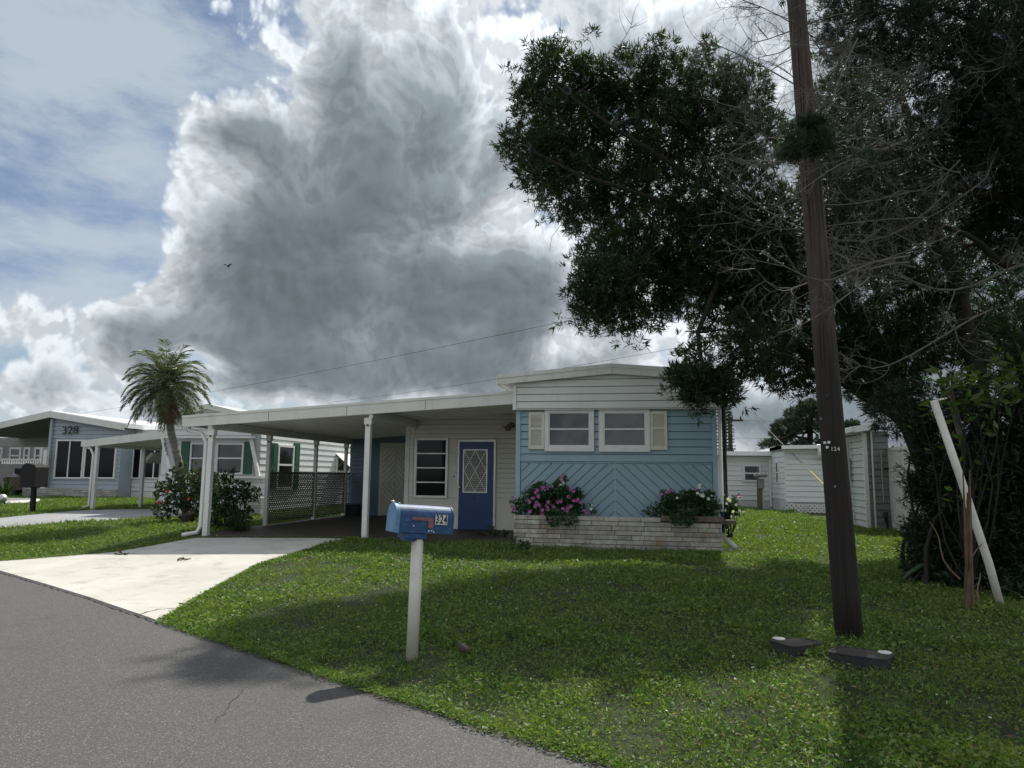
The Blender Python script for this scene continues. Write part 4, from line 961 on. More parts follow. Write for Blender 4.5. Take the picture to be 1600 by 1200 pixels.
# ---- houses at the right
YA = G(1170, 795).y; BA = gz(G(1170, 795).x, YA)
hA = root('mobile_home', (X_(1190, 790, YA), YA, BA), 'white vinyl sided home across the back lawn, behind the meter post', 'house')
YC = G(1230, 800.5).y; xa0, xa1 = X_(1085, 790, YA), X_(1207, 790, YA)
MB().lap((xa0, YA), (1, 0), xa1-xa0, Z_(1180, 782.5, YA), Z_(1180, 713, YA), (0, -1), .2, .02).build('siding', M['whitesiding'], hA)
MB().box(xa0, xa1+.0, YA+.04, YA+6, BA-.05, Z_(1180, 713, YA)).build('wall', M['skirt'], hA)
MB().box(xa0, xa1+.02, YA-.03, YA+.03, BA-.05, Z_(1180, 783, YA)).build('skirting', M['skirt'], hA)
mb = MB(); mb.box(xa0-.3, xa1+.1, YA-.35, YA+6, Z_(1180, 713, YA)+.02, Z_(1180, 708, YA)+.06); mb.build('roof', M['metalroof'], hA)
mb = MB(); mb.tube([(xa1-.05, YA-.08, Z_(1180, 710, YA)), (xa1-.05, YA-.08, BA+.1)], .05, 6); mb.build('downspout', M['white'], hA)
boxwin(hA, YA-.03, 1161.5, 726, 1189.5, 752.5, .07, 739.5)
xc0, xc1 = X_(1228.5, 795, YC), G(1357, 829).x+.0
ang0 = Vector((xa1, YA)); ang1 = Vector((xc0, YC)); dv = ang1-ang0; Lb = dv.length; dv.normalize(); nb = (dv.y, -dv.x)
ztC = Z_(1232, 703, YC)
MB().lap(ang0, dv, Lb, BA+.45, ztC, nb, .2, .02).build('corner_siding', M['whitesiding'], hA)
mb = MB(); mb.prism([(*ang0, BA-.05), (*ang1, BA-.05), (*ang1, ztC), (*ang0, ztC)], (-nb[0]*.3, -nb[1]*.3, 0)); mb.build('corner_wall', M['skirt'], hA)
MB().lap((xc0, YC), (1, 0), xc1-xc0+3.0, Z_(1240, 785, YC), ztC+.09, (0, -1), .2, .02).build('siding', M['whitesiding'], hA)
MB().box(xc0+.02, xc1+3, YC+.05, YC+5, BA-.05, ztC+.08).build('wall', M['skirt'], hA)
mb = MB(); mb.prism([(xa1+.05, YA-.15, ztC+.02), (xc0-.15, YC-.35, ztC+.02), (xc0-.15, YC-.35, ztC+.15), (xa1+.05, YA-.15, ztC+.15)], (0, 2.5, 0))
mb.prism([(xc0-.15, YC-.35, ztC+.02), (xc1+3.4, YC-.35, ztC+.10), (xc1+3.4, YC-.35, ztC+.23), (xc0-.15, YC-.35, ztC+.15)], (0, 6, 0)); mb.build('roof', M['metalroof'], hA)
# narrow window on the angled wall
pw = ang0.lerp(ang1, .55); mb = MB(); h0, h1 = BA+1.05, BA+1.9
mb.prism([Vector((pw.x, pw.y, h0))-Vector((*dv, 0))*.2, Vector((pw.x, pw.y, h0))+Vector((*dv, 0))*.2, Vector((pw.x, pw.y, h1))+Vector((*dv, 0))*.2, Vector((pw.x, pw.y, h1))-Vector((*dv, 0))*.2], Vector((nb[0], nb[1], 0))*.06)
w_ = mb.build('window', M['white'], hA)
mb = MB(); V2 = Vector((nb[0], nb[1], 0))
for a, b in ((h0+.06, (h0+h1)/2-.02), ((h0+h1)/2+.02, h1-.06)):
    mb.prism([Vector((pw.x, pw.y, a))-Vector((*dv, 0))*.13+V2*.061, Vector((pw.x, pw.y, a))+Vector((*dv, 0))*.13+V2*.061, Vector((pw.x, pw.y, b))+Vector((*dv, 0))*.13+V2*.061, Vector((pw.x, pw.y, b))-Vector((*dv, 0))*.13+V2*.061], V2*.006)
mb.build('glass', M['glass'], w_)
def diag(O, A, L, z0, z1, m, parent, pitch=.1, w=.04, name='lattice_skirt', N=(0, -1)):
    """diagonal lattice on a vertical plane, O start xy, A along"""
    A = Vector((*A, 0)); N3 = Vector((*N, 0)); O = Vector((O[0], O[1], 0)); H = z1-z0; mb = MB()
    for s, off in ((1, 0), (-1, .012)):
        k = -H-pitch
        while k < L+H:
            q = [(k, z0), (k+w, z0), (k+w+H, z1), (k+H, z1)] if s > 0 else [(k+H, z0), (k+w+H, z0), (k+w, z1), (k, z1)]
            mb.prism([O+A*x+Vector((0, 0, z))+N3*off for x, z in q], N3*.009); k += pitch
    return mb.build(name, m, parent, clips=[(O, -A), (O+A*L, A)])
diag((xc0, YC-.03), (1, 0), X_(1300, 795, YC)-xc0, BA, Z_(1240, 786.5, YC), M['white'], hA, .16, .06)
MB().box(xc0, xc1, YC-.02, YC+.02, BA-.05, Z_(1240, 785, YC)-.01).build('skirting', M['graysiding'], hA)
sdx = PY(1281, 706, YC-.1); mb = MB(); mb.tube([sdx-Vector((.1, 0, 0)), sdx+Vector((.1, 0, 0))], .28, 14); mb.build('vent_hood', M['white'], hA)
# near shed
cS = G(1357.5, 829); XS, YS = cS.x, cS.y
sh = root('shed', (XS, YS, cS.z), 'pale lap sided shed with a grey front wall right of the utility pole', 'shed')
zS = PY(1351, 677, YS).z; XE = PY(1392, 770, YS).x
YCs = PX(1306, 760, XS).y
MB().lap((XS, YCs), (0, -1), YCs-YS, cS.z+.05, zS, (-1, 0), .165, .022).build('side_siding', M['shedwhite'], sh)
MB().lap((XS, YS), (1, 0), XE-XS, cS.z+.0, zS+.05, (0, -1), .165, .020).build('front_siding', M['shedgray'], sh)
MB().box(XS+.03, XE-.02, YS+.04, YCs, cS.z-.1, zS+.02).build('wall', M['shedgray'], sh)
MB().box(XS-.035, XS+.05, YS-.035, YS+.05, cS.z-.02, zS).build('corner_trim', M['white'], sh)
e1_ = PX(1374, 670, XS-.28)
mb = MB(); mb.prism([(XS-.32, YS-.45, zS-.0), (XE+.5, YS-.45, zS+.22), (XE+.5, YS-.45, zS+.36), (XS-.32, YS-.45, zS+.15)], (0, YCs-YS+.4, 0)); mb.build('roof', M['metalroof'], sh)
MB().box(XS-.40, XS-.325, YS-.45, YCs, zS+.01, zS+.14).build('gutter', M['white'], sh)
dyp = PX(1334, 770, XS).y; mb = MB(); mb.tube([(XS-.36, dyp, zS+.02), (XS-.10, dyp, zS-.18), (XS-.09, dyp, cS.z+.2), (XS-.25, dyp, cS.z+.06)], .05, 7); mb.build('downspout', M['white'], sh, smooth=True)
wy0, wy1 = PX(1331, 735, XS).y, PX(1319, 735, XS).y; wz0, wz1 = PX(1327, 753, XS).z, PX(1327, 716, XS).z
mb = MB(); mb.box(XS-.06, XS+.0, wy0, wy1, wz0, wz1); w_ = mb.build('window', M['white'], sh); MB().box(XS-.068, XS-.061, wy0+.1, wy1-.1, wz0+.08, wz1-.08).build('glass', M['glass'], w_)
pc = PY(1364, 770, YS-.05); MB().tube([(PY(1361, 680, YS-.05).x, YS-.05, zS+.1), (PY(1361, 680, YS-.05).x, YS-.05, cS.z)], .022, 8).build('pipe', M['white'], sh)
pc = PY(1377, 720, YS-.04).x; MB().tube([(pc, YS-.04, PY(1377, 705, YS).z), (pc, YS-.04, PY(1380, 785, YS).z)], .012, 6).build('thin_pipe', M['skirt'], sh)
pc = PY(1384, 808, YS-.04); mb = MB(); mb.tube([(pc.x, YS-.05, pc.z+.12), (pc.x, YS-.07, pc.z), (pc.x+.03, YS-.06, pc.z-.2), (pc.x+.02, YS-.05, pc.z-.45)], [.05, .05, .02, .02], 8); mb.build('hose_tap', M['dark'], sh)
MB().box(PY(1381, 732, YS).x, XE, YS-.06, YS-.03, PY(1385, 734, YS).z, PY(1385, 731, YS).z).build('dark_bracket', M['dark'], sh)
# white lattice screen of the next porch
lt = root('lattice_screen', (XE, YS, cS.z), 'white lattice porch screen half hidden by the dark shrub', 'screen')
zl0 = cS.z+.02; zl1 = PX(1394, 704, XE).z
ln = 3.2
diag((XE+.0, YS-.02), (0, -1), ln, zl0+.1, zl1, M['wlattice'], lt, .10, .052, 'lattice', (-1, 0))
mb = MB(); mb.box(XE-.03, XE+.03, YS-ln, YS-.03, zl0-.1, zl0+.1); mb.box(XE-.03, XE+.03, YS-ln, YS-.03, zl1-.0, zl1+.07)
zm = PX(1402, 750, XE).z; mb.box(XE-.03, XE-.021, YS-ln, YS-.03, zm-.04, zm+.04)
for k in range(4): y = YS-.07-k*1.0; mb.box(XE-.035, XE-.022, y-.04, y+.04, zl0+.1, zl1)
mb.build('frame', M['white'], lt)
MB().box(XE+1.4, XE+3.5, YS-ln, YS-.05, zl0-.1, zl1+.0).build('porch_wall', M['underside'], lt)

# electric meter pedestal
mp = G(1188, 797); md = -(M3.inverted() @ (mp-CAMP)).z
mt = root('electric_meter', mp, 'grey twin electric meter box on a timber post in the back lawn', 'electric meter')
mb = MB(); mb.bar(mp-Vector((0, 0, .1)), CP(1187, 750, md), .22, .12, (0, 1, 0)); mb.build('post', M['woodc'], mt)
a, b = CP(1185, 763, md-.15), CP(1194, 748, md-.15); MB().box(a.x, b.x, a.y-.05, a.y+.12, a.z, b.z).build('meter_box', M['metergrey'], mt, bevel=.01)
for u in (1181, 1188.5, 1195): c = CP(u, 743, md-.2); MB().tube([c+Vector((0, .1, 0)), c+Vector((0, -.10, 0))], .075, 12).build('meter', M['metergrey'], mt, smooth=True)
c = CP(1192, 765, md-.1); MB().tube([c, (c.x, c.y, mp.z)], .025, 6).build('conduit', M['alu'], mt)

# ================================================================ poles and wires
pb = G(1327, 994); pt_ = PY(1244, 0, pb.y); dpole = (pt_-pb)/(pt_.z-pb.z)
ptop_ = pb+dpole*9.6
pole = root('utility_pole', pb, 'tall brown wooden utility pole leaning left beside the meter boxes', 'utility pole')
mb = MB(); zz = [-.1]+[i*.4 for i in range(1, 25)]
rr = random.Random(4)
for i in range(1): pass
pts = [pb+dpole*z for z in zz]; rad = [.113-.0052*z+rr.uniform(-.0012, .0012) for z in zz]
shaft = mb.tube(pts, rad, 28).build('shaft', M['pole'], pole, smooth=True)
def onpole(u, v, out=.002):
    # point on the pole surface facing the viewer
    p = PY(u, v, pb.y); c = pb+dpole*(p.z-pb.z); r = .113-.0048*(p.z-pb.z); dx = max(-.98*r, min(.98*r, p.x-c.x))
    n = Vector((dx, -math.sqrt(max(1e-6, r*r-dx*dx)), 0)); return c+n*(1+out/r), n.normalized()
for (u, v) in ((1286.2, 692.5), (1291.2, 692), (1289.3, 699.5)):
    p, n = onpole(u, v, .001); MB().tube([p-n*.004, p+n*.006], .0125, 14).build('reflector_nail', M['plate'], pole)
for ch, u in (('1', 1295.5), ('2', 1300), ('4', 1305)):
    p, n = onpole(u, 702.5, .003); x = Vector((0, 0, 1)).cross(n).normalized(); text(ch, .048, M['plate'], p, pole, 'tag_digit', x, dpole, .0008, .0004, .9)
p, n = onpole(1288, 620, .0); MB().tube([p-n*.01, p+n*.003], [.02, .012], 10).build('knot', M['dark'], pole)
for (u, v) in ((1300, 760), (1281, 655)):
    p, n = onpole(u, v, .0); MB().box(p.x-.006, p.x+.006, p.y-.004, p.y+.01, p.z-.010, p.z+.010).build('staple', M['metergrey'], pole)
MB().bar(ptop_+Vector((-1.1, 0, -.5)), ptop_+Vector((1.1, 0, -.5)), .1, .12).build('crossarm', M['pole'], pole)
def wire(a, b, sag, r, label, group='overhead wires', m='cable', n=18, name='wire'):
    pts = [a.lerp(b, i/n)-Vector((0, 0, sag*4*(i/n)*(1-i/n))) for i in range(n+1)]
    o = MB().tube(pts, r, 5).build(name, M[m], None); me = o.data
    o.location = (a+b)/2; me.transform(Matrix.Translation(-(a+b)/2)); o['label'] = label; o['category'] = 'wire'; o['group'] = group; return o
wire(CP(60, 655, 48), CP(905, 497, 22), .25, .007, 'thin wire rising right from the 328 roof over the carport to the tree')
wire(CP(520, 628, 34), CP(1060, 543, 24), .12, .006, 'thin wire passing just above the peak of the blue home')
wire(CP(1128, 592, 40), CP(1620, 600, 40), .2, .018, 'dark level wire between the hanging branch and the utility pole')
wire(CP(1150, 657, 62), CP(1620, 660, 80), .1, .018, 'thin far wire running right from the distant pole crossarm')
wire(CP(1150, 684, 62), CP(1620, 690, 80), .1, .015, 'lowest far wire behind the pine, just over the white home roof')
wire(CP(1152, 620, 33), CP(1266, 736, 25), .05, .013, 'slanting guy wire dropping behind the utility pole')
ga = CP(1266, 736, 25); gb = G(1342, 812)
gw = root('guy_guard', ga, 'yellow lower sleeve of the slanting guy wire', 'guy guard')
MB().tube([ga, ga.lerp(gb, .95)], .022, 8).build('sleeve', M['yellow'], gw)
fpole = root('utility_pole', CP(1142, 735, 60)-Vector((0, 0, 1.2)), 'distant thin utility pole with a crossarm right of the blue home', 'utility pole')
q = CP(1140, 645, 60); fz = fpole.location.copy(); MB().tube([Vector((q.x, q.y, .1)), q], [.22, .16], 10).build('shaft', M['pole'], fpole)
q2 = CP(1140, 657, 60); MB().box(q2.x-.9, q2.x+1.1, q2.y-.12, q2.y-.0, q2.z-.08, q2.z+.08).build('crossarm', M['pole'], fpole)
for dx in (-.7, .2, .9): MB().tube([q2+Vector((dx, -.05, .08)), q2+Vector((dx, -.05, .32))], .07, 8).build('insulator', M['dark'], fpole)

# ---- water meter boxes
METER = []
def meterbox(tc, cap, label):
    P = [G(u, v) for u, v in tc]; c = sum(P, Vector())/4; z = c.z+.058
    P = [PZ(u, v, z) for u, v in tc]; c = sum(P, Vector())/4; METER.append([(c.x+(p.x-c.x)*1.04, c.y+(p.y-c.y)*1.04) for p in P])
    o = root('meter_box', (c.x, c.y, z-.06), label, 'meter box', 'water meter boxes on the lawn')
    # rounded outline
    out = []
    for i in range(4):
        p0, p1, p2 = P[i-1], P[i], P[(i+1) % 4]; a = p1+(p0-p1).normalized()*.055; b = p1+(p2-p1).normalized()*.055
        for t in (0, .25, .5, .75, 1): out.append(a*(1-t)**2+p1*2*t*(1-t)+b*t*t)
    def sc_(s, z_): return [Vector((c.x+(p.x-c.x)*s, c.y+(p.y-c.y)*s, z_)) for p in out]
    loft([sc_(1.03, z-.12), sc_(1.0, z-.012), sc_(1.03, z-.010), sc_(1.03, z), sc_(.93, z+.001), sc_(.925, z-.010)], M['box'], 'box', o, capb=False)
    lid = loft([sc_(.915, z-.02), sc_(.915, z-.004)], M['boxlid'], 'lid', o)
    k = PZ(*cap, z); MB().tube([Vector((k.x, k.y, z-.004)), Vector((k.x, k.y, z+.003)), Vector((k.x, k.y, z+.004))], [.048, .048, .044], 20).build('reading_cap', M['plate'], lid)
    return o
meterbox([(1199, 999), (1240, 1010.5), (1288, 1003.5), (1249, 995.5)], (1217, 997.5), 'smaller looking meter box with white cap on its left end')
meterbox([(1291.5, 1018), (1383, 1031), (1400.5, 1020), (1311, 1009)], (1382.5, 1019), 'dark meter box with white cap on its right end')
# ================================================================ vegetation
def unit(a): return a/np.maximum(np.linalg.norm(a, axis=-1, keepdims=True), 1e-9)
def leafquads(C, D, L, Wd, wide=.5, rs=rng):
    """rhombic leaves: C base points, D unit directions, L lengths, Wd widths"""
    n = len(C); L = np.broadcast_to(np.asarray(L, float).reshape(-1, 1), (n, 1)); Wd = np.broadcast_to(np.asarray(Wd, float).reshape(-1, 1), (n, 1))
    S_ = unit(np.cross(D, rs.normal(size=(n, 3)))); V = np.empty((n, 4, 3))
    V[:, 0] = C; V[:, 1] = C+D*L*wide+S_*Wd*.5; V[:, 2] = C+D*L; V[:, 3] = C+D*L*wide-S_*Wd*.5
    N_ = np.cross(D, S_); V[:, 1] += N_*Wd*.18; V[:, 3] += N_*Wd*.18
    return V.reshape(-1, 3)
def quadmesh(name, V, m, parent):
    return npmesh(name, V, np.arange(len(V)).reshape(-1, 4), M[m], parent)
def inball(n, rs=rng, shell=.45):
    p = unit(rs.normal(size=(n, 3))); r = rs.random((n, 1))**(1/3); r = r*(1-shell)+shell*r**.3
    return p*r
def foliage(blobs, k, L, Wd, bias=(0, 0, .35), spread=.9, shell=.4, jit=.25, rs=rng):
    """blobs: (centre, radius vec, clusters). k leaves per cluster, radiating"""
    out = []; tips = []
    for c, r, n in blobs:
        n = int(n); p = inball(n, rs, shell); C = np.array(c)+p*np.array(r)
        m = unit(p*.8+np.array(bias)+rs.normal(size=(n, 3))*.35)
        Ck = np.repeat(C, k, 0); mk = np.repeat(m, k, 0)
        D = unit(mk+rs.normal(size=(n*k, 3))*spread)
        out.append(leafquads(Ck+rs.normal(size=Ck.shape)*L*jit*.5, D, L*(.6+.8*rs.random(n*k)), Wd*(.7+.6*rs.random(n*k)), .5, rs)); tips.append(C)
    return np.concatenate(out), tips
def limb(mb, a, b, r0, r1, bend=.12, n=7, seg=7, rr=random, sag=0.0):
    a = Vector(a); b = Vector(b); L = (b-a).length; pts = []; o1 = Vector((rr.uniform(-1, 1), rr.uniform(-1, 1), rr.uniform(-1, 1)))*L*bend; o2 = Vector((rr.uniform(-1, 1), rr.uniform(-1, 1), rr.uniform(-1, 1)))*L*bend*.6
    for i in range(n+1):
        t = i/n; pts.append(a.lerp(b, t)+o1*math.sin(math.pi*t)+o2*math.sin(2*math.pi*t)+Vector((0, 0, -sag*L*math.sin(math.pi*t))))
    mb.tube(pts, [r0+(r1-r0)*i/n for i in range(n+1)], seg, cap=False); return pts
def twig(mb, a, d, L, r, depth, rr, curl=.35, seg=4, grav=0.0):
    pts = [Vector(a)]; d = Vector(d).normalized(); n = max(4, int(L/.07)); cv = Vector((rr.gauss(0, 1), rr.gauss(0, 1), rr.gauss(0, 1)))*curl
    for i in range(n):
        d = (d+cv/n+Vector((rr.gauss(0, .10), rr.gauss(0, .10), rr.gauss(0, .10)))+Vector((0, 0, -grav/n))).normalized(); pts.append(pts[-1]+d*(L/n))
    mb.tube(pts, [r*(1-.8*i/n) for i in range(n+1)], seg, cap=False)
    if depth:
        for k in range(rr.randint(3, 6)):
            i = rr.randint(1, n-1); dd = (pts[i+1]-pts[i-1]).normalized(); s = Vector((rr.gauss(0, 1), rr.gauss(0, 1), rr.gauss(0, 1))).cross(dd).normalized()
            twig(mb, pts[i], dd*.6+s*.8, L*rr.uniform(.28, .55), r*.55, depth-1, rr, curl*1.3, 3, grav)
# ---- the big podocarpus-like tree
TD = 12.6
_CP = CP
def CPT(u, v, d): return _CP(u, v, d+1.4)
tb = _CP(1530, 868, 11.2); tb = Vector((tb.x, tb.y, gz(tb.x, tb.y)))
tree = root('broad_tree', tb, 'large dark evergreen tree with narrow leaves leaning over the blue home', 'tree')
sk = [tb, CPT(1480, 790, 10.1), CPT(1425, 660, 10.5), CPT(1350, 510, 10.8), CPT(1270, 420, 11.0), CPT(1190, 350, 11.2), CPT(1120, 300, 11.3), CPT(1040, 250, 11.3)]
rr = random.Random(21); mb = MB(); mb.tube(sk, [.27, .24, .21, .18, .14, .10, .07, .045], 10, cap=False)
skp = []
for a, b in zip(sk[1:-1], sk[2:]):
    for t in (0, .33, .66): skp.append(a.lerp(b, t))
s2 = [CPT(1425, 660, 10.5), CPT(1330, 600, 10.8), CPT(1270, 560, 11.0), CPT(1200, 500, 11.1), CPT(1120, 470, 11.2)]
mb.tube(s2, [.15, .13, .10, .07, .04], 8, cap=False)
s3 = [CPT(1540, 820, 9.9), CPT(1530, 600, 10.2), CPT(1495, 440, 10.5), CPT(1462, 360, 10.7), CPT(1435, 240, 10.9), CPT(1400, 120, 11.0)]
mb.tube(s3, [.17, .14, .12, .10, .08, .05], 9, cap=False)
s4 = [CPT(1190, 350, 11.2), CPT(1130, 420, 10.8), CPT(1090, 520, 10.5), CPT(1100, 590, 10.3)]; mb.tube(s4, [.07, .055, .04, .02], 7, cap=False)
s5 = [CPT(1040, 250, 11.3), CPT(960, 200, 11.3), CPT(890, 150, 11.3)]; mb.tube(s5, [.045, .035, .015], 6, cap=False)
s6 = [CPT(1190, 350, 11.2), CPT(1080, 330, 11.4), CPT(990, 300, 11.4), CPT(900, 270, 11.4), CPT(830, 235, 11.4)]; mb.tube(s6, [.07, .05, .04, .025, .012], 7, cap=False)
for s_ in (s2, s3, s4, s5, s6): skp += s_
s7 = [CPT(1120, 470, 11.2), CPT(1030, 440, 11.2), CPT(950, 450, 11.2), CPT(920, 490, 11.2)]; mb.tube(s7, [.045, .03, .022, .01], 6, cap=False); skp += s7
LB = [(870,120,50,1),(848,95,26,1),(845,175,52,1),(925,130,46,1),(985,125,50,1),(1045,140,52,1),(1110,150,55,1),(1165,150,42,.8),(890,210,68,1.1),(965,215,70,1.2),(1040,220,66,1.1),(1110,225,66,1),(1175,225,55,.8),
      (860,255,50,.9),(822,232,34,.8),(792,226,20,.8),(838,270,34,.8),(905,290,50,.9),(965,300,52,1),(1025,300,42,.8),(1085,330,44,.8),(870,310,30,.7),(915,340,34,.7),(960,360,34,.6),
      (940,400,42,.8),(985,390,46,.8),(1045,380,62,1.1),(1110,390,72,1.2),(1180,330,56,.8),(1180,400,66,1),(1230,330,46,.6),(1150,455,60,1),(1080,450,56,1),(1010,440,52,.9),(950,445,46,.9),(920,440,34,1),
      (925,485,34,.9),(970,490,42,.9),(1020,490,34,.6),(1200,470,58,1),(1245,430,44,.8),(1110,510,30,.5),(1085,560,30,.5),(1062,588,22,1),(1085,598,26,1),(1115,604,30,1.1),(1140,588,22,1),(1098,580,20,.8),(1140,615,20,.8),(1085,615,22,.8),
      (1165,520,30,.5),(1200,545,38,.7),(1230,570,38,.8),(1250,540,40,.9),(1185,575,24,.6),(1215,600,20,.6),(1268,600,26,.6),(1150,545,24,.5),(1310,500,50,.9),(1330,560,46,.9),(1360,600,40,.8),(1370,530,50,.8),(1300,440,44,.6),
      (1400,560,55,.9),(1450,520,55,.6),(1420,470,50,.8),(1380,420,46,.8),(1510,520,55,.6),(1560,540,60,.7),(1530,450,45,.4),(1350,340,45,.7),(1330,230,55,.9),(1380,250,50,.8),(1290,300,44,.8),(1420,330,55,.7),(1500,360,50,.7),(1370,640,22,.35),(1330,390,50,.8),(1310,150,46,.6),(1370,130,46,.6),(1290,380,44,.8),(1440,270,50,.7),(1480,430,46,.6),(1390,380,46,.7)]
blobs = []; rr = random.Random(3); twm = MB()
for (u, v, r, w) in LB:
    d = (12.5+1.6*min(1, max(0, (1200-u)/250))*min(1, max(0, (420-v)/140)) if v < 520 or u > 1200 else 11.6)+rr.uniform(-.6, .5); c = _CP(u, v, d); R_ = r*d/1109
    n = w*270*(r/45)**2.0
    dz = rr.uniform(.75, 1.1)
    for q in range(8):
        e_ = Vector((rr.gauss(0, 1), rr.gauss(0, .6), rr.gauss(.1, 1))).normalized()*R_*rr.uniform(.9, 1.55); k_ = rr.uniform(.10, .22)
        blobs.append((tuple(c+e_), (k_*1.2, k_, k_), n*.03)); limb(twm, c, c+e_, .010, .003, .12, 5, 3, rr)
    blobs.append((tuple(c), (R_*.95, R_*1.2, R_*dz), n*.95))
    p = min(skp, key=lambda q: (q-c).length+max(0, q.z-c.z)*.3)
    L = limb(mb, p, c, .010+.035*min(1, R_), .008, .10, 6, 5, rr)
    for k in range(7):
        q = c+Vector((rr.gauss(0, .6)*R_, rr.gauss(0, .6)*R_, rr.gauss(0, .6)*R_)); limb(twm, L[rr.randint(3, 6)], q, .008, .003, .12, 4, 3, rr)
mb.build('trunk', M['bark'], tree, smooth=True); twm.build('twigs', M['bark'], tree)
V, _ = foliage(blobs, 12, .13, .020, (0, 0, .45), .75, .30)
quadmesh('crown', V, 'leafdark', tree)
# bare shoots above the crown
for (u0, v0, u1, v1) in ((968, 105, 960, 20), (985, 110, 1000, 60), (1150, 120, 1165, 60)):
    mb = MB(); a = _CP(u0, v0, TD); b = _CP(u1, v1, TD); rr = random.Random(u0); twig(mb, a, b-a, (b-a).length*1.1, .010, 1, rr, .3, 4); mb.build('bare_shoot', M['greywood'], tree)
# ---- the cedar at the right edge with its dead branches
cb_ = CP(1640, 960, 8.6); cb_ = Vector((cb_.x, cb_.y, gz(cb_.x, cb_.y)))
ced = root('conifer_tree', cb_, 'dark conifer at the right edge with many bare grey dead branches', 'tree')
mb = MB(); mb.tube([cb_, CP(1640, 600, 8.8), CP(1625, 300, 9.2), CP(1600, 60, 9.6), CP(1570, -250, 10.2)], [.26, .21, .17, .13, .06], 12, cap=False)
lm = [((1625, 330, 9.1), (1440, 290, 9.0), .075), ((1620, 200, 9.3), (1480, 100, 9.2), .07), ((1610, 120, 9.4), (1400, 10, 9.3), .06), ((1625, 420, 9.0), (1460, 350, 8.8), .06), ((1600, 60, 9.5), (1350, -60, 9.4), .06), ((1620, 260, 9.2), (1500, 220, 9.0), .05), ((1600, 20, 9.6), (1480, -20, 9.5), .05)]
lmp_ = []
rr = random.Random(11)
for a, b, r in lm: lmp_ += limb(mb, CP(*a), CP(*b), r, r*.35, .07, 8, 7, rr)
CBL = [(1220,-110,60,.16),(1270,-60,60,.28),(1350,-90,70,.35),(1430,-110,80,.5),(1300,-170,80,.28),(1400,-220,90,.35),(1210,-210,70,.14),(1400,20,60,1),(1335,40,45,.8),(1470,30,60,1),(1540,40,70,1.2),(1600,60,75,1.3),(1440,95,36,.5),(1380,100,34,.35),(1500,120,60,1),(1570,150,75,1.5),(1620,200,80,1.5),(1530,210,60,1.3),(1480,190,40,.6),(1550,280,70,1.5),(1610,320,75,1.5),  # clumps above the frame are unseen, added to dapple the lawn with shade
       (1500,270,36,.7),(1440,190,40,.4),(1460,240,40,.6),(1560,350,50,1),(1600,400,50,.6),(1420,60,45,.6),(1330,100,36,.5),(1310,180,40,.8),(1300,300,45,.9),(1350,380,50,.8),(1290,400,40,.6),(1340,250,42,.8),(1400,330,45,.6),(1270,340,34,.5),(1280,240,34,.5),(1420,240,44,.7),(1350,215,40,.6),(1400,160,38,.45),(1370,290,40,.4),(1450,320,36,.4),(1310,20,40,.5),(1480,400,30,.3),(1300,60,30,.3)]
blobs = []
for (u, v, r, w) in CBL:
    d = 9.2+rr.uniform(-.6, .6); c = CP(u, v, d); R_ = r*d/1109; blobs.append((tuple(c), (R_, R_*1.3, R_*1.15), w*330*(r/45)**2))
    p = min(lmp_, key=lambda q: (q-c).length); limb(mb, p, c, .022, .006, .12, 5, 4, rr)
mb.build('trunk', M['bark'], ced, smooth=True)
V, _ = foliage(blobs, 14, .085, .0105, (0, 0, -.15), .6, .3); quadmesh('crown', V, 'leafcon', ced)
# dead branches, each a part
dead = [((1400,235,6.4),(1190,250,5.3),.010),((1380,215,6.6),(1170,300,5.2),.010),((1360,260,6.3),(1210,330,5.3),.009),((1420,400,6.6),(1190,395,5.2),.011),((1340,60,6.8),(1170,150,5.5),.009),((1380,100,6.8),(1200,20,5.6),.009),((1350,440,6.3),(1215,520,5.4),.008),((1330,170,6.6),(1180,90,5.5),.009),((1440,120,8.9),(1250,60,8.2),.017),((1440,180,8.8),(1120,70,8.0),.018),((1400,250,8.7),(1160,170,7.9),.016),((1450,30,9),(1160,0,8.3),.016),((1420,210,8.6),(1140,240,7.8),.015),((1620,418,8.4),(1400,425,7.6),.028),((1430,418,7.7),(1180,420,7.2),.016),
        ((1420,410,7.6),(1290,380,7.2),.016),((1480,300,8.4),(1150,300,7.6),.016),((1450,340,8.4),(1130,330,7.6),.014),((1560,480,8.6),(1330,560,7.8),.017),((1500,270,8.4),(1420,190,7.8),.014),((1500,250,8.5),(1380,330,7.9),.013),((1600,140,8.8),(1530,110,8.0),.012),
        ((1350,70,8.5),(1180,130,8.0),.014),((1340,20,8.6),(1170,60,8.0),.013),((1450,90,8.7),(1330,150,8.0),.013),((1420,300,8.2),(1200,250,7.6),.014),((1250,60,8.4),(1150,110,8.1),.010),((1320,140,8.3),(1230,190,7.9),.010),((1380,10,8.7),(1280,80,8.1),.012),((1500,360,8.4),(1240,470,7.8),.013),
        ((1470,60,8.8),(1390,200,8.2),.012),((1560,230,8.7),(1470,330,8.0),.012),((1430,150,8.6),(1270,230,7.8),.012),((1470,400,8.2),(1330,330,7.7),.012)]
for i, (a, b, r) in enumerate(dead):
    mb = MB(); rr = random.Random(100+i); a = CP(*a); b = CP(*b); L = limb(mb, a, b, r*.8, r*.28, .10, 9, 5, rr, sag=rr.uniform(-.05, .12))
    for k in range(13):
        j = rr.randint(1, 9); dd = (L[j]-L[j-1]).normalized(); s_ = Vector((rr.gauss(0, 1), rr.gauss(0, .7), rr.gauss(0, 1))).cross(dd).normalized()
        twig(mb, L[j], dd*.7+s_*.7, rr.uniform(.3, .8)*min(1, r/.013), r*.36, 1 if k % 2 else 2, rr, .9, 3, rr.uniform(-.4, .3))
    mb.build('dead_branch', M['greywood'], ced)
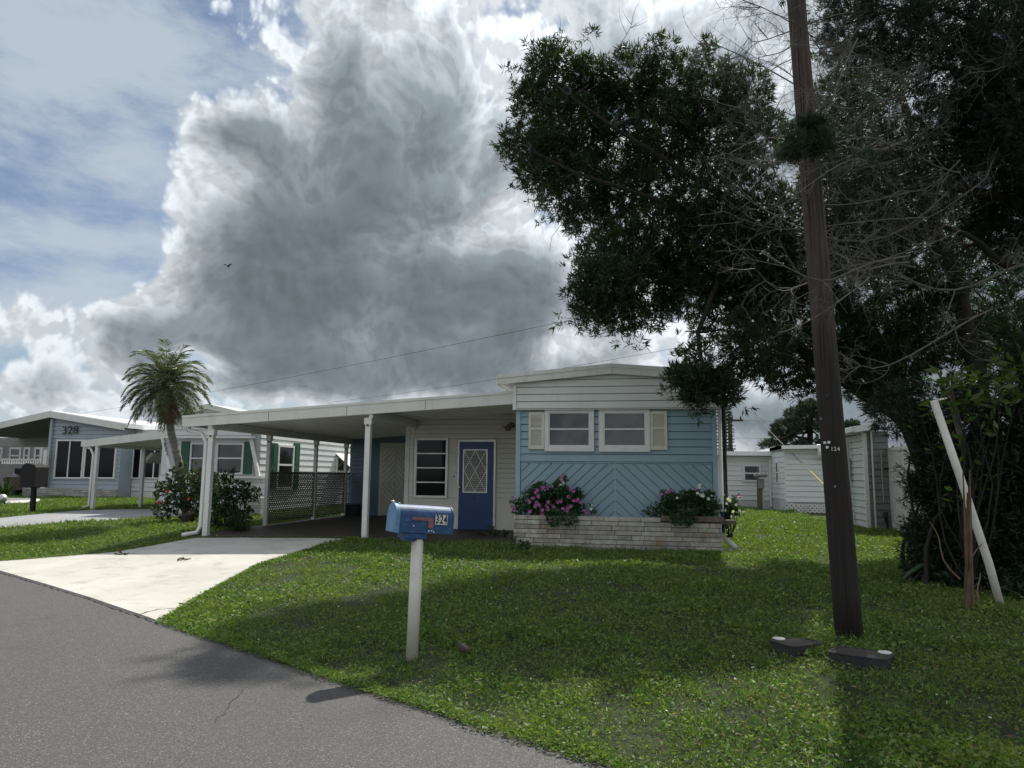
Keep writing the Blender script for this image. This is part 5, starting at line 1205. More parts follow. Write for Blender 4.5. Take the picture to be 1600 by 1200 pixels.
# bright tuft growing by the pole
c = CP(1262, 222, 7.0); tuft = []
rr = random.Random(6); tf = [(CP(1258+rr.gauss(0, 20), 222+rr.gauss(0, 13), 5.6+rr.uniform(0, .3)), rr.uniform(.04, .10), 48) for _ in range(20)]+[(CP(1250+rr.uniform(-12, 40), 196+rr.uniform(-6, 6), 5.7), .05, 26) for _ in range(6)]+[(CP(1300+rr.uniform(-30, 60), 235+rr.uniform(-30, 40), 6.2), .09, 22) for _ in range(9)]
V, _ = foliage([(tuple(c), (r, r, r*.8), n) for c, r, n in tf], 12, .065, .006, (0, 0, 1.0), .45, .3); quadmesh('green_tuft', V, 'leaftuft', ced)
# ---- dark shrub under the trees on the lot line
shb = G(1500, 925); srub = root('large_shrub', shb, 'dense dark shrub filling the lower right edge below the trees', 'shrub')
SB = [(1462,700,38,9.2,1),(1500,660,50,9.0,.8),(1560,640,60,8.8,.9),(1610,680,60,8.6,1),(1460,770,36,9.2,1.1),(1500,750,60,8.8,1.3),(1570,740,65,8.6,1.4),(1620,780,60,8.4,1.4),(1450,830,30,9.2,1),(1470,850,45,8.8,1.3),(1530,840,60,8.5,1.4),(1600,860,65,8.2,1.5),
      (1480,900,34,8.6,1.1),(1540,905,40,8.2,1.3),(1600,920,45,7.9,1.4),(1650,720,60,8.4,1.5),(1660,880,60,8,1.5),(1440,880,26,9.0,1.2),(1470,905,24,8.6,1.3),(1500,925,20,8.0,1),(1450,905,16,8.8,1),(1545,930,24,7.8,1.2),(1580,945,20,7.6,1),(1400,640,40,9.6,.7),(1450,640,45,9.4,.8)]
blobs = []; mb = MB(); rr = random.Random(8)
for (u, v, r, d, w) in SB:
    c = CP(u, v, d); R_ = r*d/1109; c.z = max(c.z, gz(c.x, c.y)+R_*.7); blobs.append((tuple(c), (R_, R_*1.5, R_*1.05), w*260*(r/45)**2))
    p = Vector((shb.x+rr.uniform(-.3, .5), shb.y+rr.uniform(-.2, 1.2), shb.z)); limb(mb, p, c, .03, .006, .10, 6, 5, rr)
mb.build('stems', M['bark'], srub, smooth=True)
V, _ = foliage(blobs, 14, .092, .0135, (0, 0, .15), .8, .4); quadmesh('foliage', V, 'leafshrub', srub)
# arching shoots at its left edge
V = []
for i in range(34):
    u, v = rr.uniform(1412, 1455), rr.uniform(690, 880); a = np.array(CP(u+22, v+10, 9.2)); b = np.array(CP(u-rr.uniform(8, 28), v-rr.uniform(-6, 30), 9.1))
    for t in np.linspace(.1, 1, 12):
        p = a+(b-a)*t; D = unit(np.tile(b-a, (4, 1))/np.linalg.norm(b-a)+rng.normal(size=(4, 3))*.6); V.append(leafquads(np.tile(p, (4, 1)), D, .085, .011))
quadmesh('leaf_shoots', np.concatenate(V), 'leafdark', srub)
# young glossy plant
yp = G(1545, 940); yng = root('young_plant', yp, 'light green broad leaved plant in front of the dark shrub at the right', 'plant')
mb = MB(); V = []
for (u, v) in ((1470, 600), (1500, 590), (1530, 592), (1560, 600), (1515, 625), (1550, 635), (1590, 620), (1480, 640), (1575, 580), (1510, 660), (1550, 680), (1480, 700), (1520, 720), (1560, 740), (1500, 770), (1440, 650)):
    c = CP(u, v, 8.0); limb(mb, (yp.x+.1, yp.y+.5, yp.z), c, .014, .004, .08, 6, 4, rr); n = 20 if v < 640 else 5
    V.append(leafquads(np.array(c)+rng.normal(size=(n, 3))*.09, unit(rng.normal(size=(n, 3))*[1, 1, .5]+[0, 0, .05]), .17*(.7+.5*rng.random(n)), .055))
mb.build('stems', M['bark'], yng); quadmesh('leaves', np.concatenate(V), 'leafyoung', yng)
# cane palm leaves at the right edge
cp0 = G(1640, 930); cane = root('cane_palm', cp0, 'arching cane palm with long thin leaves at the right edge above the shrub', 'palm')
mb = MB(); V = []; rr = random.Random(77)
for i in range(17):
    a = Vector((cp0.x+rr.uniform(-.1, .3), cp0.y+rr.uniform(-.1, .6), cp0.z)); tip = CP(rr.uniform(1520, 1640), rr.uniform(410, 580), rr.uniform(8.2, 8.8)); mid = a.lerp(tip, .7)+Vector((rr.uniform(.1, .4), 0, rr.uniform(.3, .8)))
    P = [a*(1-t)**2+mid*2*t*(1-t)+tip*t*t for t in np.linspace(0, 1, 14)]; mb.tube(P, [.014*(1-.75*k/13) for k in range(14)], 4, cap=False)
    for k in range(6, 13):
        for s_ in range(5):
            p = P[k].lerp(P[k+1], s_/5); dd = (P[k+1]-P[k]).normalized(); sd = dd.cross(Vector((0, 0, 1))).normalized()
            for sg in (-1, 1):
                D = (dd*.7+sd*sg*.7+Vector((0, 0, -.25+rr.uniform(-.2, .2)))).normalized(); V.append(leafquads(np.array([p]), np.array([D]), rr.uniform(.22, .36), .020, .35))
mb.build('stems', M['greywood'], cane); quadmesh('leaflets', np.concatenate(V), 'leafcane', cane)
# leaning white pole, brown dried stalk, fallen frond
lpz = G(1566, 950); ld = -(M3.inverted() @ (lpz-CAMP)).z
wp = root('leaning_pole', lpz, 'white pipe leaning against the dark shrub at the right edge', 'pipe')
MB().tube([lpz-Vector((0, 0, .05)), CP(1545, 880, ld+.06), CP(1500, 745, ld+.25), CP(1459, 626, ld+.5)], .038, 14).build('pipe', M['pvc'], wp, smooth=True)
sp_ = root('leaning_board', G(1560, 905), 'dim grey board standing just behind the leaning white pipe', 'board')
MB().bar(G(1560, 905), CP(1482, 606, ld+1.3), .07, .03, (0, 1, 0)).build('board', M['woodc'], sp_)
st = G(1515, 957); sdp = -(M3.inverted() @ (st-CAMP)).z
stalk = root('dried_stalk', st, 'dry brown ragged palm stalk standing left of the leaning white pipe', 'plant stalk')
mb = MB(); rr = random.Random(5)
for i in range(9):
    x = rr.uniform(-4, 5); mb.tube([st+Vector((rr.uniform(-.03, .03), rr.uniform(-.03, .03), -.03)), CP(1513+x, 880, sdp+rr.uniform(-.03, .05)), CP(1509+x*1.5, 745+rr.uniform(-20, 40), sdp+.1)], [.020, .014, .006], 6)
for (u0, v0, u1, v1) in ((1500, 905, 1452, 815), (1530, 940, 1532, 895), (1512, 900, 1535, 850)): a = CP(u0, v0, sdp); b = CP(u1, v1, sdp+.2); limb(mb, a, b, .010, .004, .08, 6, 5, rr)
mb.build('fibres', M['palmdead'], stalk)
fr = G(1408, 912); fd = -(M3.inverted() @ (fr-CAMP)).z
ff = root('fallen_frond', fr, 'single dark arching frond lying out onto the lawn from the shrub', 'frond')
MB().tube([CP(1404, 913, fd), CP(1420, 897, fd), CP(1440, 884, fd), CP(1468, 879, fd), CP(1490, 884, fd)], [.006, .028, .034, .028, .012], 5).build('blade', M['leafbush'], ff, smooth=True)

# ---- pygmy date palm
pb0 = G(293, 815); pd = -(M3.inverted() @ (pb0-CAMP)).z
palm = root('palm_tree', pb0, 'small date palm with a curved trunk in front of the 326 home', 'palm tree')
tk = [pb0, CP(289, 790, pd), CP(283, 742, pd), CP(274, 700, pd), CP(267, 672, pd), CP(262, 630, pd), CP(261, 600, pd)]
def spline(P, n):
    out = []
    for i in range(len(P)-1):
        p0, p1, p2, p3 = P[max(i-1, 0)], P[i], P[i+1], P[min(i+2, len(P)-1)]
        for k in range(n):
            t = k/n; out.append(.5*((2*p1)+(p2-p0)*t+(2*p0-5*p1+4*p2-p3)*t*t+(3*p1-p0-3*p2+p3)*t*t*t))
    out.append(P[-1]); return out
T = spline(tk, 8); mb = MB(); mb.tube(T, [.092-.0002*i+(.010 if i % 2 else 0) for i in range(len(T))], 12, cap=False); mb.build('trunk', M['palmtrunk'], palm)
top_ = CP(262, 598, pd); mb = MB(); rr = random.Random(31)
for i in range(150):
    a = rr.uniform(0, 2*math.pi); r0 = rr.uniform(.06, .15); z0 = rr.uniform(-.15, -.55); ln = rr.uniform(.25, .75); r1 = r0+rr.uniform(.02, .08)
    A = top_+Vector((r0*math.cos(a), r0*math.sin(a), z0)); B = top_+Vector((r1*math.cos(a), r1*math.sin(a), max(-1.22, z0-ln)))
    w = rr.uniform(.012, .028); t_ = Vector((-math.sin(a), math.cos(a), 0))*w
    mb.quad(A-t_, A+t_, B+t_*.5, B-t_*.5)
mb.build('dead_skirt', M['palmdead'], palm)
mb = MB(); mb.tube([top_+Vector((0, 0, -.9)), top_+Vector((0, 0, -.5)), top_+Vector((0, 0, .02)), top_+Vector((0, 0, .15))], [.10, .15, .13, .05], 12); mb.build('crown_shaft', M['palmdead'], palm)
def frond(parent, O, azm, elv, L, droop, lw, rr, mname, ll=.26, nl=30):
    pts = [Vector(O)]; d = Vector((math.cos(azm)*math.cos(elv), math.sin(azm)*math.cos(elv), math.sin(elv))); n = 12
    for i in range(n):
        d = (d+Vector((0, 0, -droop*(.4+1.4*i/n)/n))).normalized(); pts.append(pts[-1]+d*L/n)
    mb = MB(); mb.tube(pts, [.013*(1-.8*k/n) for k in range(n+1)], 4, cap=False)
    C, D, LL = [], [], []
    for k in range(nl):
        t = .10+.90*k/nl; f = t*n; i = min(int(f), n-1); p = pts[i].lerp(pts[i+1], f-i); dd = (pts[i+1]-pts[i]).normalized(); sd = dd.cross(Vector((0, 0, 1)))
        sd = sd.normalized() if sd.length > .05 else Vector((1, 0, 0)); up = sd.cross(dd)
        for sg in (-1, 1):
            D.append((dd*(.35+.5*t)+sd*sg*.85+up*.15+Vector((0, 0, -.22+rr.uniform(-.18, .15)))).normalized()); C.append(p); LL.append(ll*(math.sin(math.pi*min(1, .15+t*.8))*.8+.25)*rr.uniform(.85, 1.1))
    V = leafquads(np.array([c[:] for c in C]), np.array([c[:] for c in D]), np.array(LL), lw, .35)
    b0 = len(mb.v); mb.v += [tuple(x) for x in V]; mb.f += [(b0+4*i, b0+4*i+1, b0+4*i+2, b0+4*i+3) for i in range(len(V)//4)]
    return mb.build('frond', M[mname], parent)
for i in range(70):
    a = i*2.39996+rr.uniform(-.2, .2); t = i/69; el_ = math.radians(82-118*t**.9)+rr.uniform(-.12, .12)
    frond(palm, top_+Vector((.05*math.cos(a), .05*math.sin(a), .12-.28*t)), a, el_, rr.uniform(1.0, 1.3), rr.uniform(1.3, 2.3), .018, rr, 'palmleaf', .30, 42)
for i in range(5): a = rr.uniform(-2.4, .2); frond(palm, top_+Vector((0, 0, -.2)), a, math.radians(-48), .95, 1.3, .018, rr, 'palmdead')

# ---- flowering bushes at the left of the carport
def blossom_mesh(m, r=.035, n=5, cup=.3):
    me = bpy.data.meshes.new('blossom'); vs, fs = [], []
    for k in range(n):
        a = 2*math.pi*k/n; w = .62
        b = len(vs); vs += [(0, 0, 0), (r*.6*math.cos(a-w), r*.6*math.sin(a-w), r*cup*.6), (r*math.cos(a), r*math.sin(a), r*cup), (r*.6*math.cos(a+w), r*.6*math.sin(a+w), r*cup*.6)]; fs.append((b, b+1, b+2, b+3))
    me.from_pydata(vs, [], fs); me.materials.append(M[m]); return me
BM = {k: blossom_mesh(k) for k in ('pink', 'wpetal')}; BM['red'] = blossom_mesh('red', .05, 6, .5)
def flowers(parent, kind, pts, rr, s=1.0, label=None):
    for p in pts:
        o = link(bpy.data.objects.new('flower', BM[kind])); o.parent = parent; o.location = Vector(p)-parent.location
        d = Vector((rr.gauss(0, .5), -1+rr.gauss(0, .4), .5+rr.gauss(0, .4))); o.rotation_euler = d.to_track_quat('Z', 'Y').to_euler(); o.scale = [s*rr.uniform(.8, 1.25)]*3
        if label: o['label'] = label
def bush(name, base, label, cat, blobs, leaf, L, Wd, k, dens, stemc='bark', rs=5, group=None, bias=(0, 0, .3)):
    o = root(name, base, label, cat, group); rr = random.Random(rs); mb = MB(); BB = []
    for (u, v, r, d, w) in blobs:
        c = CP(u, v, d); R_ = r*d/1109; BB.append((tuple(c), (R_, R_*.9, R_), max(6, w*dens*R_*R_))); limb(mb, base+Vector((rr.uniform(-.05, .05), rr.uniform(-.05, .05), 0)), c, .012, .003, .1, 5, 4, rr)
        for q in range(4): limb(mb, c, c+Vector((rr.gauss(0, .6)*R_, rr.gauss(0, .6)*R_, rr.gauss(0, .6)*R_)), .005, .002, .1, 3, 3, rr)
    mb.build('stems', M[stemc], o); V, _ = foliage(BB, k, L, Wd, bias, .9, .35); quadmesh('leaves', V, leaf, o); return o
b1 = G(292, 815); hd = pd-.3
hib = bush('flowering_bush', b1, 'red flowered bush around the foot of the palm trunk', 'bush',
     [(265,775,24,hd,1),(290,765,26,hd+.2,1),(320,770,24,hd,1),(255,795,16,hd,1),(300,795,22,hd,1),(325,750,16,hd,.8),(275,745,14,hd,.8),(335,785,16,hd,1),(250,760,10,hd,.7),(310,735,12,hd,.6),(290,730,9,hd,.6),(345,765,12,hd+.4,.7)], 'leafbush', .085, .045, 6, 750, rs=4)
flowers(hib, 'red', [CP(u, v, hd-.35) for u, v in ((261, 768), (296, 780), (249, 785), (258, 785), (234, 793))], random.Random(1), 1.0)
cro = bush('croton_bush', G(330, 812), 'small bush with bronze red leaves between palm and carport post', 'bush', [(308,750,14,hd+.6,1),(325,745,12,hd+.6,1),(318,765,14,hd+.6,1)], 'croton', .10, .04, 6, 700, rs=6)
pot = root('plant_pot', G(293, 818), 'dark round pot at the foot of the palm', 'pot'); pz_ = G(293, 818)
MB().tube([pz_, pz_+Vector((0, 0, .05)), pz_+Vector((0, 0, .20)), pz_+Vector((0, 0, .24))], [.10, .14, .17, .16], 16).build('bowl', M['terracotta'], pot, smooth=True)
b2 = G(352, 828); h2 = -(M3.inverted() @ (b2-CAMP)).z+.2
b2o = bush('leafy_bush', b2, 'tall dark leafy bush just right of the front carport post', 'bush',
     [(355,760,18,h2,1),(372,770,18,h2+.2,1),(350,785,22,h2,1.2),(375,795,20,h2,1.1),(355,812,24,h2,1.4),(335,800,16,h2,1),(362,742,9,h2,.7),(345,745,9,h2,.7),(385,765,10,h2+.2,.7),(395,780,9,h2+.4,.6),(340,765,14,h2+.2,.9),(375,817,18,h2,1.3),(335,822,12,h2,1)], 'leafbush', .08, .04, 6, 800, rs=9)
b3 = G(374, 831); sp = root('spiky_plant', b3, 'dark spiky strap leaved plant at the base of the bush by the carport', 'plant')
V = []; rr = random.Random(13)
for i in range(95):
    a = rr.uniform(0, 6.283); e_ = math.radians(rr.uniform(15, 80)); L = rr.uniform(.35, .62); P = [np.array(b3)+np.array([rr.uniform(-.10, .10), rr.uniform(-.10, .10), 0])]; d = np.array([math.cos(a)*math.cos(e_), math.sin(a)*math.cos(e_), math.sin(e_)]); w = .017; s_ = np.array([-math.sin(a), math.cos(a), 0])
    for k in range(4): P.append(P[-1]+d*L/4); d = d+[0, 0, -.16]; d = d/np.linalg.norm(d)
    for k in range(4): w0, w1 = w*(1-.22*k), w*(1-.22*(k+1)); V += [P[k]-s_*w0, P[k]+s_*w0, P[k+1]+s_*w1, P[k+1]-s_*w1]
quadmesh('leaves', np.array(V), 'leafbush', sp)
p6 = G(395, 803); bush('potted_shrub', Vector((pl6.location.x, pl6.location.y+.25, zt if False else PY(395, 777, Y6-.8).z-.05)), 'small green shrub growing in the pale brick planter', 'shrub', [(388,772,8,19.4,1),(398,768,8,19.4,1),(405,772,6,19.4,1)], 'leafbush', .08, .035, 6, 900, rs=2)
fern = root('garden_fern', G(8, 778), 'yellow green arching fern at the left edge behind the mulch bed', 'fern'); V = []
fb_ = np.array(G(6, 777)); rr = random.Random(3)
for i in range(70):
    a = rr.uniform(0, 6.283); e_ = math.radians(rr.uniform(25, 80)); L = rr.uniform(.7, 1.3); P = [fb_]; d = np.array([math.cos(a)*math.cos(e_), math.sin(a)*math.cos(e_), math.sin(e_)]); s_ = np.array([-math.sin(a), math.cos(a), 0])
    for k in range(5): P.append(P[-1]+d*L/5); d = d+[0, 0, -.22]; d = d/np.linalg.norm(d)
    for k in range(5): w0, w1 = .045*(1-.17*k), .045*(1-.17*(k+1)); V += [P[k]-s_*w0, P[k]+s_*w0, P[k+1]+s_*w1, P[k+1]-s_*w1]
quadmesh('fronds', np.array(V), 'leafyoung', fern)

# ---- planter flowers
pd0 = -(M3.inverted() @ (PY(870, 800, PLY+.3)-CAMP)).z
v1 = bush('flowering_plant', PY(865, 806, PLY+.30)-Vector((0, 0, .05)), 'pink vinca in bloom spilling over the left end of the stone planter', 'flowering plant',
     [(812,795,11,pd0,.9),(803,787,6,pd0,.7),(830,785,18,pd0,1.2),(845,770,16,pd0,1.2),(858,785,22,pd0,1.3),(875,765,13,pd0,1.2),(878,750,8,pd0,1),(882,790,22,pd0,1.3),(897,780,14,pd0,1.1),(868,808,13,pd0-.35,1),(890,812,11,pd0-.4,.9),(902,797,11,pd0,.9),(925,795,6,pd0,.7),(843,800,12,pd0-.1,1),(905,770,8,pd0,.7),(836,766,7,pd0,.8)], 'leafvinca', .062, .026, 6, 2600, rs=14)
rr = random.Random(2); PK = [(801,792),(803,797),(826,783),(834,779),(838,786),(842,790),(835,790),(829,798),(846,797),(856,795),(847,802),(860,811),(877,811),(899,819),(903,817),(841,765),(838,767),(853,765),(850,763),(880,746),(878,750),(887,775),(889,778),(893,764),(894,768),(898,784),(901,781),(880,794),(889,794),(893,792),(865,793),(862,790),(915,797),(918,800),(803,777),(858,761),(873,785),(877,783),(885,798),(840,776),(857,784),(852,790),(908,786),(870,798)]
flowers(v1, 'pink', [CP(u+rr.uniform(-2, 2), v+rr.uniform(-2, 2), pd0-.24-rr.random()*.08) for u, v in PK for _ in (0, 1)], rr, 1.05)
flowers(v1, 'wpetal', [CP(u, v, pd0-.22) for u, v in ((880, 754), (925, 790), (924, 795), (876, 758))], rr, .9, 'white flower')
pd1 = -(M3.inverted() @ (PY(1085, 800, PLY+.3)-CAMP)).z
v2 = bush('flowering_plant', PY(1085, 806, PLY+.30)-Vector((0, 0, .05)), 'green vinca with a few pink and white flowers at the right end of the planter', 'flowering plant',
     [(1020,800,9,pd1,.8),(1035,795,11,pd1,1),(1045,780,12,pd1,1.1),(1060,790,18,pd1,1.4),(1075,783,16,pd1,1.3),(1090,790,20,pd1,1.4),(1105,783,14,pd1,1.1),(1115,795,12,pd1,1),(1050,803,12,pd1-.1,1.2),(1075,808,14,pd1-.35,1.1),(1055,812,9,pd1-.38,.9),(1100,800,12,pd1,1.2),(1036,772,5,pd1,.7),(1095,770,6,pd1,.6),(1010,802,5,pd1,.7)], 'leafvinca', .062, .026, 6, 2600, rs=15)
flowers(v2, 'pink', [CP(u, v, pd1-.22) for u, v in ((1032, 771), (1041, 769), (1048, 765), (1050, 766), (1046, 768), (1043, 771), (1085, 764))], rr)
flowers(v2, 'wpetal', [CP(u, v, pd1-.24) for u, v in ((1092, 760), (1093, 762), (1090, 771), (1095, 773), (1098, 774), (1112, 775), (1107, 779), (1058, 778), (1078, 799), (1060, 806), (1099, 776), (1094, 758))], rr, 1.0, 'white flower')
v3 = bush('flowering_plant', PY(1140, 812, PLY+.5)-Vector((0, 0, .3)), 'sunlit white vinca hanging around the right corner of the blue home', 'flowering plant',
     [(1134,795,11,pd1+.3,1),(1145,790,10,pd1+.3,1),(1130,785,8,pd1+.3,.8),(1142,802,9,pd1+.2,1),(1155,800,7,pd1+.2,.8),(1140,822,6,pd1+.1,.5),(1150,778,5,pd1+.3,.6)], 'leafvinca', .06, .026, 6, 2200, rs=16)
flowers(v3, 'wpetal', [CP(u, v, pd1) for u, v in ((1131, 773), (1138, 780), (1140, 782), (1150, 789), (1156, 799), (1161, 801), (1152, 825), (1146, 833), (1135, 787), (1133, 797), (1142, 807), (1149, 808), (1145, 799), (1128, 776), (1162, 800))], rr, .95, 'white flower')
flowers(v3, 'pink', [CP(1152, 776, pd1), CP(1155, 775, pd1)], rr)
v4 = bush('low_weed', G(815, 858), 'low leafy weed against the left foot of the stone planter', 'weed', [(806,845,7,pd1-.7,.9),(818,850,9,pd1-.9,1),(826,855,7,pd1-.9,.8),(810,855,7,pd1-.9,1)], 'leafvinca', .06, .03, 6, 1200, rs=17)
v5 = bush('low_weed', G(770, 836), 'leafy weeds growing at the foot of the blue door', 'weed', [(752,835,7,14.6,.9),(765,830,9,14.7,1),(780,834,8,14.5,.9),(770,838,9,14.3,1),(790,838,6,14.3,.8)], 'leafbush', .07, .03, 6, 800, rs=18)
# ---- far trees
pt0 = CP(1266, 735, 45); pt0.z = .25
pine = root('pine_tree', pt0, 'rounded far pine tree behind the white home left of the utility pole', 'tree')
mb = MB(); rr = random.Random(19)
a = pt0; b = CP(1265, 690, 45); c = CP(1268, 650, 45); mb.tube([a, b, c], [.28, .2, .12], 8, cap=False)
FB = [(1240,648,13),(1258,640,14),(1276,642,14),(1292,652,13),(1222,664,10),(1213,678,9),(1204,692,7),(1196,695,7),(1246,668,10),(1232,684,10),(1262,664,10),(1284,668,11),(1250,695,9),(1222,694,8),(1300,668,10),(1282,690,9),(1240,657,9),(1214,668,7),(1270,632,8),(1238,674,7)]
BB = []
for u, v, r in FB:
    d = 45+rr.uniform(-1.2, 1.2); q = CP(u, v, d); R_ = r*d/1109; BB.append((tuple(q), (R_, R_, R_*.7), 95*(r/10)**2)); limb(mb, b.lerp(c, rr.random()), q, .09, .03, .10, 6, 4, rr)
mb.build('trunk', M['bark'], pine); V, _ = foliage(BB, 8, .26, .045, (0, 0, .6), .7, .3); quadmesh('crown', V, 'pine', pine)
q = CP(1330, 665, 50); o = root('pine_tree', Vector((q.x, q.y, .25)), 'small rounded tree top showing just right of the utility pole', 'tree')
mb = MB(); mb.tube([Vector((q.x, q.y, .2)), q], [.2, .1], 6); mb.build('trunk', M['bark'], o)
V, _ = foliage([(tuple(q), (.5, .5, .35), 160), (tuple(CP(1322, 672, 50)), (.4, .4, .3), 100), (tuple(CP(1330, 680, 50)), (.5, .5, .35), 100)], 8, .22, .05, (0, 0, .6), .7, .3); quadmesh('crown', V, 'pine', o)
q = CP(1131, 640, 38); ap = root('norfolk_pine', Vector((q.x, q.y, .25)), 'slim dark tiered conifer rising behind the right corner of the blue home', 'tree')
mb = MB(); mb.tube([Vector((q.x, q.y, .2)), CP(1131, 590, 38)], [.14, .04], 6, cap=False); mb.build('trunk', M['bark'], ap)
C, D = [], []
for k in range(24):
    zc_ = CP(1131, 600+k*5.2, 38); rlen = .22+.016*k
    for j in range(7):
        a = j*.9+k*.7
        for t in np.linspace(.15, 1, 7): C.append([zc_.x+math.cos(a)*rlen*t, zc_.y+math.sin(a)*rlen*t, zc_.z+.05*t]); D.append([math.cos(a)*.5, math.sin(a)*.5, .55])
C = np.repeat(np.array(C), 5, 0); D = unit(np.repeat(np.array(D), 5, 0)+rng.normal(size=C.shape)*.4); quadmesh('crown', leafquads(C, D, .13, .035), 'leafcon', ap)
# far wooded line around the site
C = []; r2 = np.random.default_rng(5); n = 26000
ang = r2.uniform(-1.25, 1.25, n); rad_ = r2.uniform(95, 110, n); hh = 2.6+1.2*np.sin(ang*23)+.9*np.sin(ang*61+1)
z = .2+r2.random(n)**.8*hh; C = np.stack([np.sin(ang)*rad_, np.cos(ang)*rad_, z], -1)
fw_ = quadmesh('far_woodland', leafquads(C, unit(r2.normal(size=(n, 3))+[0, 0, .4]), 1.5, .9, rs=r2), 'pine', None); fw_['kind'] = 'stuff'

# ---- birds
def birdobj(u, v, label):
    p = G(u, v); o = root('dove', p, label, 'bird'); d = -(M3.inverted() @ (p-CAMP)).z; pp = lambda a, b, dd=0: CP(a, b, d+dd)
    body = [pp(739, 1023.5), pp(734, 1020), pp(728, 1015.5), pp(722, 1011.5), pp(718.5, 1007.5), pp(717.5, 1003.5), pp(716.2, 1001.8)]
    mb = MB(); mb.tube(body, [.006, .016, .036, .036, .020, .017, .008], 12); mb.build('body', M['bird'], o, smooth=True)
    MB().tube([pp(716.6, 1002.6), pp(714.2, 1003.4)], [.005, .001], 6).build('beak', M['dark'], o)
    for dd in (-.032, .032): mb = MB(); mb.tube([pp(723, 1010, dd), pp(730, 1015, dd), pp(739, 1021, dd*.5)], [.010, .018, .003], 8); mb.build('wing', M['bird'], o, smooth=True)
    MB().tube([pp(734, 1019), pp(741, 1025), pp(743, 1027)], [.012, .014, .008], 6).build('tail', M['bird'], o)
    for dd in (-.012, .012): MB().tube([pp(726, 1016, dd), (pp(726, 1016, dd).x, pp(726, 1016, dd).y, p.z)], .003, 5).build('leg', M['flag'], o)
birdobj(728, 1024, 'small brown dove standing in the grass right of the mailbox post')
bs = CP(356.5, 416, 45); fbird = root('flying_bird', bs, 'tiny dark bird gliding before the grey cloud', 'bird')
mb = MB(); mb.tube([bs+Vector((0, -.15, 0)), bs, bs+Vector((0, .2, 0))], [.03, .06, .02], 6)
for sgn in (-1, 1): mb.add([bs+Vector((0, -.1, .03)), bs+Vector((0, .1, .03)), bs+Vector((sgn*.22, .06, .14)), bs+Vector((sgn*.36, 0, .12)), bs+Vector((sgn*.2, -.1, .13))], [(0, 1, 2, 3, 4)])
mb.build('body', M['dark'], fbird)
# ================================================================ lawn
gr = np.random.default_rng(99)
def lawnmask(x, y):
    s = edge_s(x, y); m = s > .0+.05*np.sin(x*9+y*7)*0
    for P in (DRIVEP, FLOORP, D6P, *METER): m &= ~inpoly(x, y, P)
    for (x0, x1, y0, y1) in ((pxa-.01, pxb+.01, PLY-.01, FY), (HX0, HX1, FY-.2, 60), (px0, HX0+.2, PF, 60), (xl6, XR6, Y6, 60), (XS, XE+4, YS, 60), (xc0-.5, 80, YC, 60), (xa0, xa1, YA, 60), (xw0, xw1+8, Y8-.4, 90), (-90, 90, 36, 99)):
        m &= ~((x > x0) & (x < x1) & (y > y0) & (y < y1))
    return m
def fbm2(x, y, sc, seed):
    r = np.random.default_rng(seed); v = 0; a = 1
    for o in range(4):
        ph = r.uniform(0, 6.28, (4, 3)); f = sc*2**o
        for k in range(4): th = ph[k, 0]; v = v+a*.5*np.sin((x*np.cos(th)+y*np.sin(th))*f+ph[k, 1]+1.7*np.sin((x*np.sin(th)-y*np.cos(th))*f*.6+ph[k, 2]))
        a *= .55
    return v/2.2
def scatter(n, d0, d1, power, lat=.86):
    """points in a wedge before the viewer, density falling with distance"""
    t = gr.random(n); e = 2-power
    d = (d0**e+(d1**e-d0**e)*t)**(1/e) if abs(e) > 1e-6 else d0*(d1/d0)**t
    w = gr.uniform(-lat, lat, n)*d+gr.uniform(-1, 1, n)*.6
    x = -math.sin(YAW)*d+math.cos(YAW)*w; y = math.cos(YAW)*d+math.sin(YAW)*w
    return x, y, d
BARE = [(G(443, 885.5), .26), (G(482, 876), .24), (mbase, .13), (Vector((mbase.x+.22, mbase.y-.02, 0)), .16), (pb, .22), (G(1142, 860), .25), (G(1270, 955), .12)]
x, y, d = scatter(900000, 2.6, 34, 1.45)
m = lawnmask(x, y)
clump = fbm2(x, y, 2.2, 1); pat = fbm2(x, y, .9, 2); fine = fbm2(x, y, 7.0, 3)
m &= gr.random(len(x)) < np.clip(.72+.6*fine+.35*clump, .10, 1)
for c, r in BARE: m &= ~((np.hypot(x-c.x, y-c.y) < r*(.8+.3*fine)) & (gr.random(len(x)) < .93))
x, y, d, clump, pat, fine = (a[m] for a in (x, y, d, clump, pat, fine)); n = len(x)
s_ = edge_s(x, y); z = gzn(x, y)
kind = gr.random(n)
far_ = np.clip(d/4.5, 1, 6)
broad = kind < .50
L = np.where(broad, gr.uniform(.018, .038, n), gr.uniform(.030, .065, n))*(1+.35*clump.clip(-.6, 1))*far_**.55
Wd = np.where(broad, L*gr.uniform(.38, .55, n), gr.uniform(.0035, .006, n)*far_**.75)
hgt = np.where(broad, gr.uniform(.006, .052, n), gr.uniform(0, .012, n))*(1+.8*clump.clip(-.5, 1))
up = np.where(broad, gr.uniform(-.1, .7, n), gr.uniform(.5, 2.0, n))
D = unit(np.stack([gr.normal(size=n), gr.normal(size=n), up], -1)); Cc = np.stack([x, y, z+hgt], -1)
Vg = leafquads(Cc, D, L, Wd, .5, gr)
